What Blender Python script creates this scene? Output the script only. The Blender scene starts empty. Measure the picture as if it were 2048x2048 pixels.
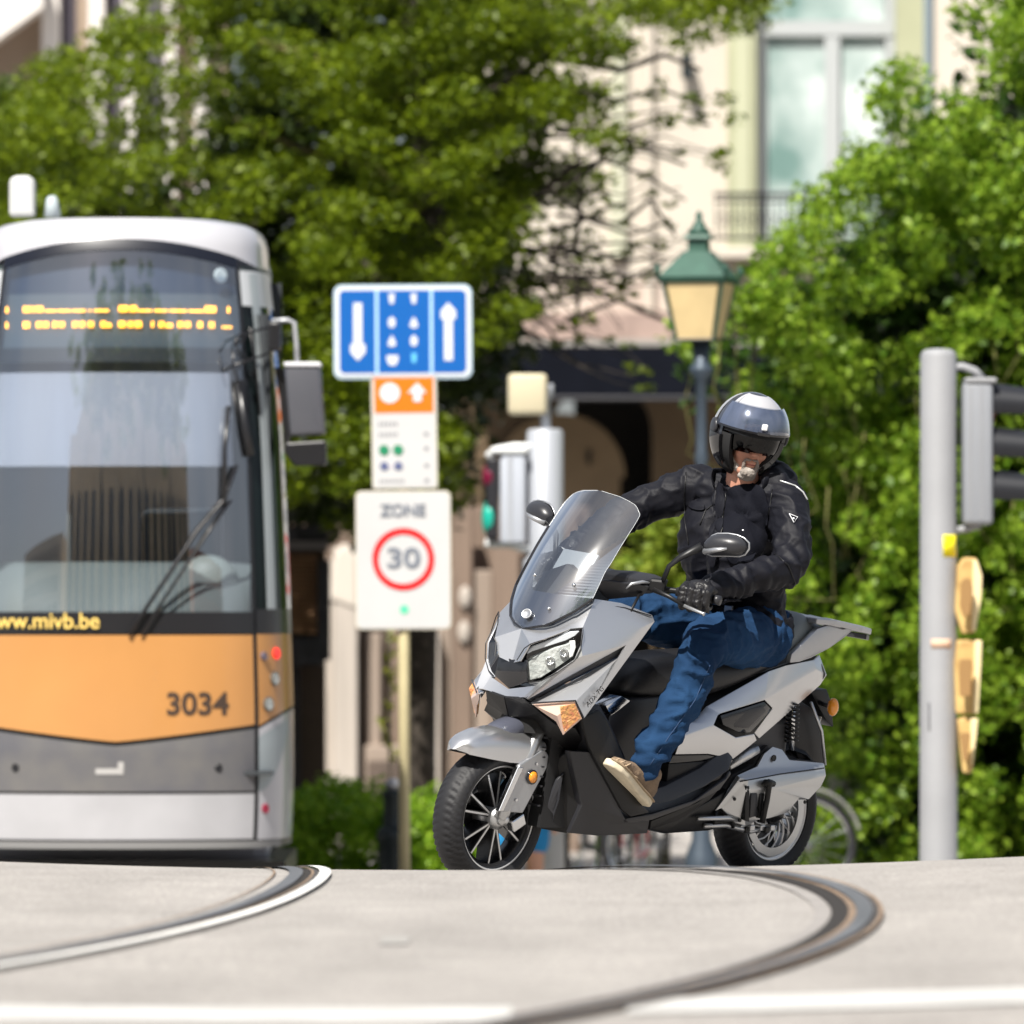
import bpy, bmesh, math, random
import numpy as np
from mathutils import Vector, Matrix
from mathutils.bvhtree import BVHTree
random.seed(7); rng = np.random.default_rng(11)
SC = bpy.context.scene; COL = SC.collection; R = math.radians
# ---------------------------------------------------------------- camera, sky, sun, exposure
FP, HZ, HC = 14000.0, 1215.0, 0.815          # focal length in photo pixels, eye level row, eye height
cam = bpy.data.cameras.new('camera'); camo = bpy.data.objects.new('camera', cam); COL.objects.link(camo)
camo.location = (0, 0, HC); camo.rotation_euler = (R(90), 0, 0)
cam.sensor_width = 36; cam.lens = FP / 2048 * 36; cam.shift_y = (HZ - 1024) / 2048
cam.clip_start = 0.5; cam.clip_end = 2000
cam.dof.use_dof = True; cam.dof.focus_distance = 25.3; cam.dof.aperture_fstop = 3.9; cam.dof.aperture_blades = 0
SC.camera = camo
SUN = Vector((-0.24, -0.58, 0.80)).normalized()
w = bpy.data.worlds.new('World'); SC.world = w; w.use_nodes = True
nt = w.node_tree; nt.nodes.clear()
sky = nt.nodes.new('ShaderNodeTexSky'); sky.sky_type = 'NISHITA'; sky.sun_disc = False
sky.sun_elevation = math.asin(SUN.z); sky.sun_rotation = math.atan2(SUN.x, SUN.y) % (2*math.pi)
sky.air_density = 1.0; sky.dust_density = 2.0; sky.ozone_density = 1.0
bg = nt.nodes.new('ShaderNodeBackground'); bg.inputs[1].default_value = 0.055
# thin broken cloud over the blue
tc = nt.nodes.new('ShaderNodeTexCoord'); nz = nt.nodes.new('ShaderNodeTexNoise'); nz.inputs['Scale'].default_value = 2.2; nz.inputs['Detail'].default_value = 6
cr = nt.nodes.new('ShaderNodeMapRange'); cr.inputs[1].default_value = .36; cr.inputs[2].default_value = .62; cr.inputs[3].default_value = 0.1; cr.inputs[4].default_value = 0.8
mx = nt.nodes.new('ShaderNodeMix'); mx.data_type = 'RGBA'; mx.inputs[7].default_value = (6.2, 6.6, 7.4, 1)
out = nt.nodes.new('ShaderNodeOutputWorld')
nt.links.new(tc.outputs['Generated'], nz.inputs['Vector']); nt.links.new(nz.outputs['Fac'], cr.inputs[0])
nt.links.new(cr.outputs[0], mx.inputs[0]); nt.links.new(sky.outputs[0], mx.inputs[6]); nt.links.new(mx.outputs[2], bg.inputs[0]); nt.links.new(bg.outputs[0], out.inputs[0])
sl = bpy.data.lights.new('sun', 'SUN'); sl.energy = 5.0; sl.angle = R(0.53); sl.color = (1, .955, .88)
so = bpy.data.objects.new('sun', sl); COL.objects.link(so); so.rotation_euler = SUN.to_track_quat('Z', 'Y').to_euler()
SC.view_settings.view_transform = 'Standard'; SC.view_settings.look = 'None'; SC.view_settings.exposure = 0.74; SC.view_settings.gamma = 1
SC.render.engine = 'CYCLES'
# ---------------------------------------------------------------- materials
MATS = {}
def mat(name, col, rough=.5, metal=0., var=.0, vscale=8., bump=0., bscale=60., spec=.5, coat=0., trans=0., emit=None, sub=0., col2=None, detail=4, stretch=None):
    if name in MATS: return MATS[name]
    m = bpy.data.materials.new(name); m.use_nodes = True; MATS[name] = m
    t = m.node_tree; b = t.nodes['Principled BSDF']
    b.inputs['Base Color'].default_value = (*col, 1); b.inputs['Roughness'].default_value = rough; b.inputs['Metallic'].default_value = metal
    b.inputs['Specular IOR Level'].default_value = spec; b.inputs['Coat Weight'].default_value = coat; b.inputs['Coat Roughness'].default_value = .05
    b.inputs['Transmission Weight'].default_value = trans
    if emit: b.inputs['Emission Color'].default_value = (*emit[:3], 1); b.inputs['Emission Strength'].default_value = emit[3]
    if var or col2 or bump:
        tcn = t.nodes.new('ShaderNodeTexCoord'); mp = t.nodes.new('ShaderNodeMapping')
        if stretch: mp.inputs['Scale'].default_value = stretch
        t.links.new(tcn.outputs['Object'], mp.inputs['Vector'])
    if var or col2:
        n = t.nodes.new('ShaderNodeTexNoise'); n.inputs['Scale'].default_value = vscale; n.inputs['Detail'].default_value = detail
        t.links.new(mp.outputs[0], n.inputs['Vector'])
        mr = t.nodes.new('ShaderNodeMapRange'); mr.inputs[1].default_value = .3; mr.inputs[2].default_value = .7
        t.links.new(n.outputs['Fac'], mr.inputs[0])
        mi = t.nodes.new('ShaderNodeMix'); mi.data_type = 'RGBA'
        c2 = col2 or tuple(c*(1-var) for c in col); c1 = col if col2 else tuple(min(1, c*(1+var)) for c in col)
        mi.inputs[6].default_value = (*c2, 1); mi.inputs[7].default_value = (*c1, 1)
        t.links.new(mr.outputs[0], mi.inputs[0]); t.links.new(mi.outputs[2], b.inputs['Base Color'])
    if bump:
        n2 = t.nodes.new('ShaderNodeTexNoise'); n2.inputs['Scale'].default_value = bscale; n2.inputs['Detail'].default_value = 5
        t.links.new(mp.outputs[0], n2.inputs['Vector'])
        bp = t.nodes.new('ShaderNodeBump'); bp.inputs['Strength'].default_value = bump; bp.inputs['Distance'].default_value = .02
        t.links.new(n2.outputs['Fac'], bp.inputs['Height']); t.links.new(bp.outputs[0], b.inputs['Normal'])
    return m
def glass(name, tint=(1, 1, 1), see=.85, rough=.02, refl=1.0, ior=1.5):
    """thin pane: tinted see-through plus Fresnel reflection"""
    if name in MATS: return MATS[name]
    m = bpy.data.materials.new(name); m.use_nodes = True; MATS[name] = m
    t = m.node_tree; t.nodes.clear(); o = t.nodes.new('ShaderNodeOutputMaterial')
    tr = t.nodes.new('ShaderNodeBsdfTransparent'); tr.inputs[0].default_value = (*[c*see for c in tint], 1)
    gl = t.nodes.new('ShaderNodeBsdfGlossy'); gl.inputs['Roughness'].default_value = rough; gl.inputs[0].default_value = (1, 1, 1, 1)
    fr = t.nodes.new('ShaderNodeLayerWeight'); fr.inputs[0].default_value = .5      # 'Facing' is the same from both sides of a thin pane
    pw = t.nodes.new('ShaderNodeMath'); pw.operation = 'POWER'; pw.inputs[1].default_value = 5; t.links.new(fr.outputs['Facing'], pw.inputs[0])
    ad = t.nodes.new('ShaderNodeMath'); ad.operation = 'MULTIPLY_ADD'; ad.inputs[1].default_value = .96*refl; ad.inputs[2].default_value = .04*refl; ad.use_clamp = True
    t.links.new(pw.outputs[0], ad.inputs[0]); mi = t.nodes.new('ShaderNodeMixShader'); t.links.new(ad.outputs[0], mi.inputs[0])
    t.links.new(tr.outputs[0], mi.inputs[1]); t.links.new(gl.outputs[0], mi.inputs[2]); t.links.new(mi.outputs[0], o.inputs[0])
    return m
def leafmat(name, c1, c2, tl=.45, rough=.45, spec=.4):
    if name in MATS: return MATS[name]
    m = bpy.data.materials.new(name); m.use_nodes = True; MATS[name] = m
    t = m.node_tree; b = t.nodes['Principled BSDF']; o = t.nodes['Material Output']
    ge = t.nodes.new('ShaderNodeNewGeometry'); mi = t.nodes.new('ShaderNodeMix'); mi.data_type = 'RGBA'
    mi.inputs[6].default_value = (*c1, 1); mi.inputs[7].default_value = (*c2, 1)
    t.links.new(ge.outputs['Random Per Island'], mi.inputs[0]); t.links.new(mi.outputs[2], b.inputs['Base Color'])
    b.inputs['Roughness'].default_value = rough; b.inputs['Specular IOR Level'].default_value = spec
    tl_ = t.nodes.new('ShaderNodeBsdfTranslucent'); t.links.new(mi.outputs[2], tl_.inputs[0])
    ms = t.nodes.new('ShaderNodeMixShader'); ms.inputs[0].default_value = tl
    t.links.new(b.outputs[0], ms.inputs[1]); t.links.new(tl_.outputs[0], ms.inputs[2]); t.links.new(ms.outputs[0], o.inputs[0])
    return m
# ---------------------------------------------------------------- object helpers
def tag(o, label=None, cat=None, group=None, kind=None):
    if label: o['label'] = label
    if cat: o['category'] = cat
    if group: o['group'] = group
    if kind: o['kind'] = kind
    return o
def link(name, me, m=None, parent=None, smooth=False):
    o = bpy.data.objects.new(name, me); COL.objects.link(o)
    if m:
        for k in (m if isinstance(m, (list, tuple)) else [m]): me.materials.append(k)
    if smooth: me.shade_smooth()
    if parent: o.parent = parent
    return o
def obj(name, verts, faces, m=None, parent=None, smooth=False, bev=0., seg=2, auto=None, mi=None, sub=0, solid=0., merge=False):
    me = bpy.data.meshes.new(name); me.from_pydata([tuple(v) for v in verts], [], [tuple(f) for f in faces])
    if mi: me.polygons.foreach_set('material_index', mi)
    me.validate(); me.update()
    if bev or sub or solid or auto or merge:
        o = bpy.data.objects.new('tmp', me); COL.objects.link(o)
        bm = bmesh.new(); bm.from_mesh(me)
        if merge: bmesh.ops.remove_doubles(bm, verts=bm.verts, dist=1e-4)
        bmesh.ops.recalc_face_normals(bm, faces=bm.faces); bm.to_mesh(me); bm.free()
        if solid: q = o.modifiers.new('s', 'SOLIDIFY'); q.thickness = solid; q.offset = -1
        if bev: q = o.modifiers.new('b', 'BEVEL'); q.width = bev; q.segments = seg; q.limit_method = 'ANGLE'; q.angle_limit = R(12)
        if sub: q = o.modifiers.new('u', 'SUBSURF'); q.levels = sub
        me2 = bpy.data.meshes.new_from_object(o.evaluated_get(bpy.context.evaluated_depsgraph_get()))
        bpy.data.objects.remove(o); me = me2; me.name = name
        me.materials.clear()
        if auto:
            me.shade_smooth()
            me.set_sharp_from_angle(angle=R(auto))
    o = link(name, me, m, parent, smooth)
    return o
def empty(name, mw=None, parent=None):
    o = bpy.data.objects.new(name, None); COL.objects.link(o); o.empty_display_size = .3
    if parent: o.parent = parent
    if mw is not None: o.matrix_world = mw if isinstance(mw, Matrix) else Matrix.Translation(mw)
    return o
class MB:
    """collects shapes into one mesh"""
    def __init__(s): s.v = []; s.f = []; s.mi = []; s.k = 0
    def add(s, v, f, k=None):
        n = len(s.v); s.v += [tuple(p) for p in v]; s.f += [tuple(i+n for i in q) for q in f]; s.mi += [s.k if k is None else k]*len(f); return s
    def box(s, c, d, rot=None):
        x, y, z = [q/2 for q in d]; P = [Vector((a, b, e)) for a in (-x, x) for b in (-y, y) for e in (-z, z)]
        if rot is not None: P = [rot @ p for p in P]
        return s.add([p+Vector(c) for p in P], [(0, 1, 3, 2), (4, 6, 7, 5), (0, 4, 5, 1), (2, 3, 7, 6), (0, 2, 6, 4), (1, 5, 7, 3)])
    def tube(s, pts, r, n=8, cap=True, asp=1.):
        pts = [Vector(p) for p in pts]; r = r if isinstance(r, (list, tuple)) else [r]*len(pts)
        V = []; F = []; up = None
        for i, p in enumerate(pts):
            d = (pts[min(i+1, len(pts)-1)]-pts[max(i-1, 0)]).normalized()
            if up is None: up = Vector((0, 0, 1)) if abs(d.z) < .9 else Vector((1, 0, 0))
            a = d.cross(up).normalized(); b = a.cross(d).normalized(); up = b
            for k in range(n):
                t = 2*math.pi*k/n; V.append(p+a*math.cos(t)*r[i]+b*math.sin(t)*r[i]*asp)
        for i in range(len(pts)-1):
            for k in range(n): F.append((i*n+k, i*n+(k+1) % n, (i+1)*n+(k+1) % n, (i+1)*n+k))
        if cap: F.append(tuple(range(n))[::-1]); F.append(tuple((len(pts)-1)*n+k for k in range(n)))
        return s.add(V, F)
    def prism(s, poly, d):
        """closed outline (list of 3-vectors) pushed along vector d"""
        n = len(poly); P = [Vector(p) for p in poly]; Q = [p+Vector(d) for p in P]
        return s.add(P+Q, [tuple(range(n))[::-1], tuple(range(n, 2*n))]+[(i, (i+1) % n, n+(i+1) % n, n+i) for i in range(n)])
    def lathe(s, c, axis, prof, n=24):
        """prof: (distance along axis, radius)"""
        ax = Vector(axis).normalized(); a = ax.cross(Vector((0, 0, 1)) if abs(ax.z) < .9 else Vector((1, 0, 0))).normalized(); b = ax.cross(a)
        V = []; F = []; c = Vector(c)
        for h_, r_ in prof:
            for k in range(n): t = 2*math.pi*k/n; V.append(c+ax*h_+(a*math.cos(t)+b*math.sin(t))*r_)
        for i in range(len(prof)-1):
            for k in range(n): F.append((i*n+k, i*n+(k+1) % n, (i+1)*n+(k+1) % n, (i+1)*n+k))
        F.append(tuple(range(n))[::-1]); F.append(tuple((len(prof)-1)*n+k for k in range(n)))
        return s.add(V, F)
    def ell(s, c, r, n=16, m=10, rot=None):
        V = []; F = []; c = Vector(c)
        for i in range(m+1):
            ph = math.pi*i/m
            for k in range(n):
                t = 2*math.pi*k/n; p = Vector((r[0]*math.sin(ph)*math.cos(t), r[1]*math.sin(ph)*math.sin(t), r[2]*math.cos(ph)))
                if rot is not None: p = rot @ p
                V.append(p+c)
        for i in range(m):
            for k in range(n): F.append((i*n+k, i*n+(k+1) % n, (i+1)*n+(k+1) % n, (i+1)*n+k))
        return s.add(V, F)
    def build(s, name, m=None, parent=None, **k):
        mi = s.mi if any(s.mi) and not any(k.get(q) for q in ('bev', 'sub', 'solid', 'auto')) else None
        return obj(name, s.v, s.f, m, parent, mi=mi, **k)
def fuse(name, mb, m, parent, vox=.008, smooth=6, disp=None, keep=None, fn=None, fac=.5):
    """one continuous skin from overlapping solids: voxel union, relax, then optional vertex function"""
    me = bpy.data.meshes.new(name); me.from_pydata(mb.v, [], mb.f); o = bpy.data.objects.new('tmp', me); COL.objects.link(o)
    bm = bmesh.new(); bm.from_mesh(me); bmesh.ops.remove_doubles(bm, verts=bm.verts, dist=1e-5); bmesh.ops.recalc_face_normals(bm, faces=bm.faces); bm.to_mesh(me); bm.free()
    q = o.modifiers.new('r', 'REMESH'); q.mode = 'VOXEL'; q.voxel_size = vox
    q = o.modifiers.new('s', 'SMOOTH'); q.iterations = smooth; q.factor = fac
    me2 = bpy.data.meshes.new_from_object(o.evaluated_get(bpy.context.evaluated_depsgraph_get())); bpy.data.objects.remove(o); me2.name = name
    me2.materials.clear()
    if fn is not None:
        n = len(me2.vertices); co = np.empty(n*3); me2.vertices.foreach_get('co', co); no = np.empty(n*3); me2.vertex_normals.foreach_get('vector', no)
        me2.vertices.foreach_set('co', fn(co.reshape(-1, 3), no.reshape(-1, 3)).ravel()); me2.update()
    return link(name, me2, m, parent, smooth=True)
def text(body, size, name, m, parent=None, mw=None, ext=.002, align='CENTER', fn=None, bold=0., sx=1.):
    cu = bpy.data.curves.new(name, 'FONT'); cu.body = body; cu.size = size; cu.align_x = align; cu.align_y = 'CENTER'; cu.extrude = ext; cu.offset = bold
    o = bpy.data.objects.new('tmp', cu); COL.objects.link(o); bpy.context.view_layer.update()
    me = bpy.data.meshes.new_from_object(o.evaluated_get(bpy.context.evaluated_depsgraph_get())); bpy.data.objects.remove(o); me.name = name; me.materials.clear()
    for v in me.vertices: v.co.x *= sx
    if fn:
        for v in me.vertices: v.co = fn(v.co)
    elif mw is not None: me.transform(mw)
    return link(name, me, m, parent)
def W(px, py, Y):
    """place in the world seen at photo pixel (px,py), Y metres down the street"""
    return Vector(((px-1024)*Y/FP, Y, HC-(py-HZ)*Y/FP))
def noise3(P, s, seed=0):
    """cheap smooth value noise, P (n,3) -> (n,)"""
    q = P*s+seed*17.3; i = np.floor(q).astype(np.int64); f = q-i; f = f*f*(3-2*f)
    def hsh(a, b, c):
        n = (a*374761393+b*668265263+c*2147483647+seed*144665) & 0xffffffff; n = (n ^ (n >> 13))*1274126177 & 0xffffffff
        return ((n ^ (n >> 16)) & 0xffff)/65535.
    r = 0
    for dx in (0, 1):
        for dy in (0, 1):
            for dz in (0, 1):
                r = r+hsh(i[:, 0]+dx, i[:, 1]+dy, i[:, 2]+dz)*(f[:, 0] if dx else 1-f[:, 0])*(f[:, 1] if dy else 1-f[:, 1])*(f[:, 2] if dz else 1-f[:, 2])
    return r*2-1
# ================================================================ ground, road, rails, markings
GY = np.array([-200, 0, 12, 16, 20, 21, 22, 23, 23.5, 24.3, 25, 25.6, 27, 30, 32, 36, 42, 46, 60, 700.])
GZ = np.array([0, 0, 0, 0, 0, -.0054, -.0216, -.0486, -.066, -.112, -.16, -.18, -.24, -.38, -.46, -.66, -1.12, -1.2, -1.3, -1.3])
_yy = np.arange(-200, 700, .1); _zz = np.interp(_yy, GY, GZ); _k = np.exp(-np.linspace(-2, 2, 9)**2); _zz[5:-5] = np.convolve(_zz, _k/_k.sum(), 'same')[5:-5]
def gz(X, Y):
    a = np.minimum(np.abs(np.asarray(X)+.2), 4); return np.interp(Y, _yy, _zz)+.0125*np.minimum(a*a, 6)
asph = mat('asphalt', (.345, .322, .300), .9, var=.07, vscale=3., bump=.35, bscale=220, detail=8)
t = asph.node_tree
# wide patches and tyre-polished streaks across the road, as wear of the surface itself
b = t.nodes['Principled BSDF']; tcn = t.nodes.new('ShaderNodeTexCoord'); mp = t.nodes.new('ShaderNodeMapping'); mp.inputs['Scale'].default_value = (1.3, .35, 1)
n = t.nodes.new('ShaderNodeTexNoise'); n.inputs['Scale'].default_value = 1.4; n.inputs['Detail'].default_value = 5; n.inputs['Roughness'].default_value = .65
n3 = t.nodes.new('ShaderNodeTexNoise'); n3.inputs['Scale'].default_value = 90; n3.inputs['Detail'].default_value = 2
mi = t.nodes.new('ShaderNodeMix'); mi.data_type = 'RGBA'; mi.blend_type = 'MULTIPLY'; mi.inputs[0].default_value = 1
cr = t.nodes.new('ShaderNodeMapRange'); cr.inputs[1].default_value = .3; cr.inputs[2].default_value = .7; cr.inputs[3].default_value = .80; cr.inputs[4].default_value = 1.06
cr2 = t.nodes.new('ShaderNodeMapRange'); cr2.inputs[1].default_value = .3; cr2.inputs[2].default_value = .7; cr2.inputs[3].default_value = .84; cr2.inputs[4].default_value = 1.12
mm = t.nodes.new('ShaderNodeMath'); mm.operation = 'MULTIPLY'
old = b.inputs['Base Color'].links[0].from_socket
t.links.new(tcn.outputs['Object'], mp.inputs[0]); t.links.new(mp.outputs[0], n.inputs['Vector']); mp3 = t.nodes.new('ShaderNodeMapping'); mp3.inputs['Scale'].default_value = (1, .12, 1); t.links.new(tcn.outputs['Object'], mp3.inputs[0]); t.links.new(mp3.outputs[0], n3.inputs['Vector'])
t.links.new(n.outputs[0], cr.inputs[0]); t.links.new(n3.outputs[0], cr2.inputs[0]); t.links.new(cr.outputs[0], mm.inputs[0]); t.links.new(cr2.outputs[0], mm.inputs[1])
t.links.new(old, mi.inputs[6]); t.links.new(mm.outputs[0], mi.inputs[7]); t.links.new(mi.outputs[2], b.inputs['Base Color'])
RC, RR = (-15.31, 19.01), 16.19               # right rail: circle fitted in plan
LC, LR = (-26.9, 20.95), 26.275                # left rail
xs = np.unique(np.r_[np.arange(-600, -60, 40), np.arange(-60, -4, 4), np.arange(-4, 4, .25), np.arange(4, 60, 4), np.arange(60, 601, 40)])
ys = np.unique(np.r_[np.arange(-200, 0, 20), np.arange(0, 12, 2), np.arange(12, 28, .25), np.arange(28, 64, 1), np.arange(64, 701, 40)])
def grid(name, xs, ys, zf, m, **k):
    X, Y = np.meshgrid(xs, ys); V = np.c_[X.ravel(), Y.ravel(), zf(X, Y).ravel()]; nx = len(xs)
    F = [(j*nx+i, j*nx+i+1, (j+1)*nx+i+1, (j+1)*nx+i) for j in range(len(ys)-1) for i in range(nx-1)]
    return obj(name, V, F, m, smooth=True, **k)
tag(grid('road', xs, ys, gz, asph), kind='structure')
def arc_strip(name, c, r0, r1, y0, y1, dz0, dz1, m, n=140, extra=None):
    """strip between two radii following the curve, z offsets at both edges"""
    V = []; F = []
    for i in range(n+1):
        Y = y0+(y1-y0)*i/n
        for r, dz in ((r0, dz0), (r1, dz1)):
            X = c[0]+math.sqrt(max(r*r-(Y-c[1])**2, 0)); V.append((X, Y, float(gz(X, Y))+dz))
        if i: F.append((2*i-2, 2*i-1, 2*i+1, 2*i))
    return obj(name, V, F, m, smooth=True)
white = mat('road_paint', (.78, .77, .74), .75, var=.06, vscale=6, bump=.2, bscale=150)
steel = mat('rail_steel', (.17, .172, .178), .45, .5, var=.25, vscale=3, stretch=(1, .2, 1))
rust = mat('rust', (.27, .185, .12), .85, var=.4, vscale=9, col2=(.15, .11, .08))
seal = mat('rail_sealant', (.055, .05, .047), .8, var=.3, vscale=5)
conc = mat('rail_concrete', (.27, .252, .238), .9, var=.12, vscale=4, bump=.2)
dark = mat('groove_dark', (.018, .014, .011), .9)
for nm, c, r, lab, fl in (('right', RC, RR, 'curved grooved tram rail crossing the right of the road under the scooter', 1), ('left', LC, LR, 'curved grooved tram rail beside the curved white line on the left', -1)):
    root = empty('tram_rail', (0, 0, 0)); tag(root, lab, 'tram rail')
    s = 1
    parts = [('concrete_edge', -.075, -.03, .004, .004, conc), ('groove', -.03, .016, .008, .008, dark), ('rust_band', .016, .036, .010, .008, rust),
             ('rail_head', .036, .078, .012, .014, steel), ('flange_lip', .078, .094, .009, .009, seal), ('outer_seam', .094, .106, .012, .012, rust)]
    if nm == 'left': parts = [('outer_seam', -.105, -.098, .006, .006, rust), ('rail_head', -.055, -.012, .008, .010, steel), ('groove', -.012, .014, .006, .006, dark), ('rust_band', .014, .022, .009, .009, rust), ('flange_lip', .022, .036, .008, .008, seal)]
    for n_, a0, a1, z0, z1, m in parts: arc_strip(n_, c, r+a0, r+a1, 8, 24.6, z0, z1, m).parent = root
    tag(root, kind='structure')
cl = arc_strip('curved_white_line', LC, LR+.040, LR+.074, 8, 25.2, .013, .013, white); tag(cl, kind='structure')
lwhite = mat('worn_road_paint', (.60, .59, .57), .8, var=.15, vscale=5, bump=.2, bscale=150, col2=(.48, .47, .45))
# white line across the road, cut by the right rail
def ystrip(name, x0, x1, y0, y1, skew, m, dz=.004):
    V = []; F = []; k = 40
    for i in range(k+1):
        X = x0+(x1-x0)*i/k
        for y in (y0, y1): V.append((X, y+skew*X, float(gz(X, y))+dz))
        if i: F.append((2*i-2, 2*i, 2*i+1, 2*i-1))
    return tag(obj(name, V, F, m), kind='structure')
ystrip('cross_line', -9, .0, 13.72, 14.2, 0.09, lwhite)
ystrip('cross_line', .23, 9, 13.95, 14.45, 0.10, lwhite, .0045)
ystrip('worn_paint_patch', -.32, -.25, 16.9, 17.3, 0, mat('worn_paint', (.30, .288, .27), .9), .003)
# ================================================================ scooter (local frame: x forward, y to its left, z up)
_a, _l = R(48), R(8)
SH = Vector((-math.cos(_a), -math.sin(_a), 0)); SU0 = Vector((0, 0, 1)); SL0 = SU0.cross(SH)
SU = SU0*math.cos(_l)+SL0*math.sin(_l); SL = SL0*math.cos(_l)-SU0*math.sin(_l)
EYE = Vector((0, 0, HC)); SO = EYE+Vector(((977-1024)/FP, 1, -(1632-HZ)/FP))*25-SU*.25
SM = Matrix(((SH.x, SL.x, SU.x, SO.x), (SH.y, SL.y, SU.y, SO.y), (SH.z, SL.z, SU.z, SO.z), (0, 0, 0, 1)))
def V(px, py, y=0.):
    """point of the scooter in its lengthwise plane y that the photo shows at (px,py)"""
    r = Vector(((px-1024)/FP, 1, -(py-HZ)/FP)); P = EYE+r*((y-(EYE-SO).dot(SL))/r.dot(SL))-SO
    return Vector((P.dot(SH), y, P.dot(SU)))
def VV(l, y=None): return [V(p[0], p[1], p[2] if len(p) > 2 else y) for p in l]
def mirr(l): return [Vector((p[0], -p[1], p[2])) for p in l]
silver = mat('silver_paint', (.62, .625, .64), .30, .88, coat=.5, bump=.006, bscale=900)
silver2 = mat('silver_satin', (.44, .45, .47), .38, .75)
blkp = mat('black_plastic', (.008, .008, .009), .42, bump=.03, bscale=500, spec=.35)
gryp = mat('dark_grey_plastic', (.026, .0265, .031), .36, bump=.03, bscale=500, spec=.45)
gloss = mat('gloss_black', (.012, .012, .014), .08, coat=.5)
rubber = mat('tyre_rubber', (.014, .014, .016), .6, bump=.05, bscale=90, spec=.4)
chrome = mat('bright_metal', (.72, .73, .75), .16, 1.)
mach = mat('machined_alloy', (.72, .72, .72), .38, .55)
alu = mat('cast_aluminium', (.55, .56, .57), .34, .85, bump=.03, bscale=300)
rimb = mat('rim_black', (.02, .02, .022), .25, .3)
seatm = mat('seat_vinyl', (.014, .014, .016), .42, bump=.08, bscale=200)
seatg = mat('seat_grey_vinyl', (.15, .17, .175), .55, bump=.06, bscale=200)
amber = mat('amber_lens', (.85, .30, .02), .15, coat=.8)
ctint = mat('pale_amber_lens', (.74, .52, .42), .12, coat=1.)
scoot = empty('motor_scooter', SM); tag(scoot, 'silver maxi scooter with clear windshield leaning into the turn under the rider', 'scooter')
def shell(name, P, F, m, th=.006, both=True, parent=scoot, auto=28, bev=0., **k):
    P = [Vector(p) for p in P]
    o = obj(name, P, F, m, parent, solid=th, auto=auto, bev=bev, **k)
    if both: obj(name, mirr(P), [tuple(reversed(f)) for f in F], m, parent, solid=th, auto=auto, bev=bev, **k)
    return o
def plate(name, l, y, m, th, both=False, bev=.003, parent=scoot, label=None, fan=False):
    """solid plate: outline traced in plane y (per point if given), thickness th towards the middle"""
    P = VV(l, y); n = len(P); Q = [p-Vector((0, th, 0)) for p in P]
    Fs = [tuple(range(n)), tuple(range(2*n-1, n-1, -1))]+[(i, n+i, n+(i+1) % n, (i+1) % n) for i in range(n)]
    o = obj(name, P+Q, Fs, m, parent, bev=bev, auto=30)
    if both: obj(name, mirr(P+Q), [tuple(reversed(f)) for f in Fs], m, parent, bev=bev, auto=30)
    return o
# ---- front cowl
N = dict(A=(1043,1257,0), B=(1024,1326,0), A2=(1097,1249,.07), A3=(1149,1223,.13), C=(1190,1198,.17), D1=(1040,1322,.05), D2=(1060,1288,.085), D3=(1140,1259,.17), D4=(1165,1256,.2),
 D5=(1162,1290,.21), D6=(1150,1320,.212), D7=(1114,1344,.17), D8=(1082,1362,.12), D9=(1057,1366,.08), E1=(1242,1206,.2), E2=(1304,1230,.25), E3=(1309,1243,.266),
 F2=(1221,1228,.21), F3=(1298,1237,.252), F5=(1274,1259,.262), F6=(1165,1312,.226), G1=(1054,1397,.125), G2=(1252,1290,.262), H1=(1064,1403,.118), H2=(1241,1312,.25),
 I1=(1064,1408,.13), I2=(1152,1402,.248), J=(1168,1437,.252), Z0=(1017,1378,0), Z1=(1072,1371,.11), Z3=(1022,1396,0), Z2=(1048,1394,.10))
NK = list(N); ND = {k: i for i, k in enumerate(NK)}; NP = [V(*N[k]) for k in NK]
FC = 'A A2 D2|A D2 B|D2 D1 B|A2 A3 D3 D2|A3 C D4 D3|C E1 F2 D4|E1 E2 F3 F2|E2 E3 F3|D4 F2 F3 F5 F6 D5|F3 E3 F5|D5 F6 D6|F6 F5 G2|D6 F6 G2 G1 D7|D7 G1 D8|D8 G1 Z1 D9|G1 Z2 Z1|H1 H2 I2 I1|I2 H2 G2 J|G2 F5 E3 J|Z0 Z1 Z2 Z3'
_f = [tuple(ND[k] for k in f.split()) for f in FC.split('|')]; _n = len(NP)
cowl = obj('front_cowl', NP+mirr(NP), _f+[tuple(reversed([i+_n for i in f])) for f in _f], silver, scoot, merge=True, solid=.005, auto=24)
shell('cowl_groove', [NP[ND[k]]-Vector((0, .006, 0)) for k in ('G1', 'G2', 'H2', 'H1')], [(0, 1, 2, 3)], gryp, .004)
# character line above the lamp (dark gap) and below
for nm, l in (('panel_gap', [(1033,1321,.05),(1048,1297,.065),(1061,1288,.087),(1088,1279,.11),(1140,1258.5,.172),(1166,1256,.202),(1165,1268,.208),(1161,1297,.214),(1149,1321,.213),(1114,1345,.172),(1082,1362,.125),(1057,1366,.082)]),
              ('panel_gap', [(1097,1254,.075),(1149,1230,.135),(1182,1215,.165),(1205,1210,.18),(1250,1216,.21),(1302,1232,.252)])):
    pts = [p+Vector((.002, .003, .001)) for p in VV(l)]
    MB().tube(pts, .0020, 5).build(nm, blkp, scoot); MB().tube(mirr(pts), .0020, 5).build(nm, blkp, scoot)
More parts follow.
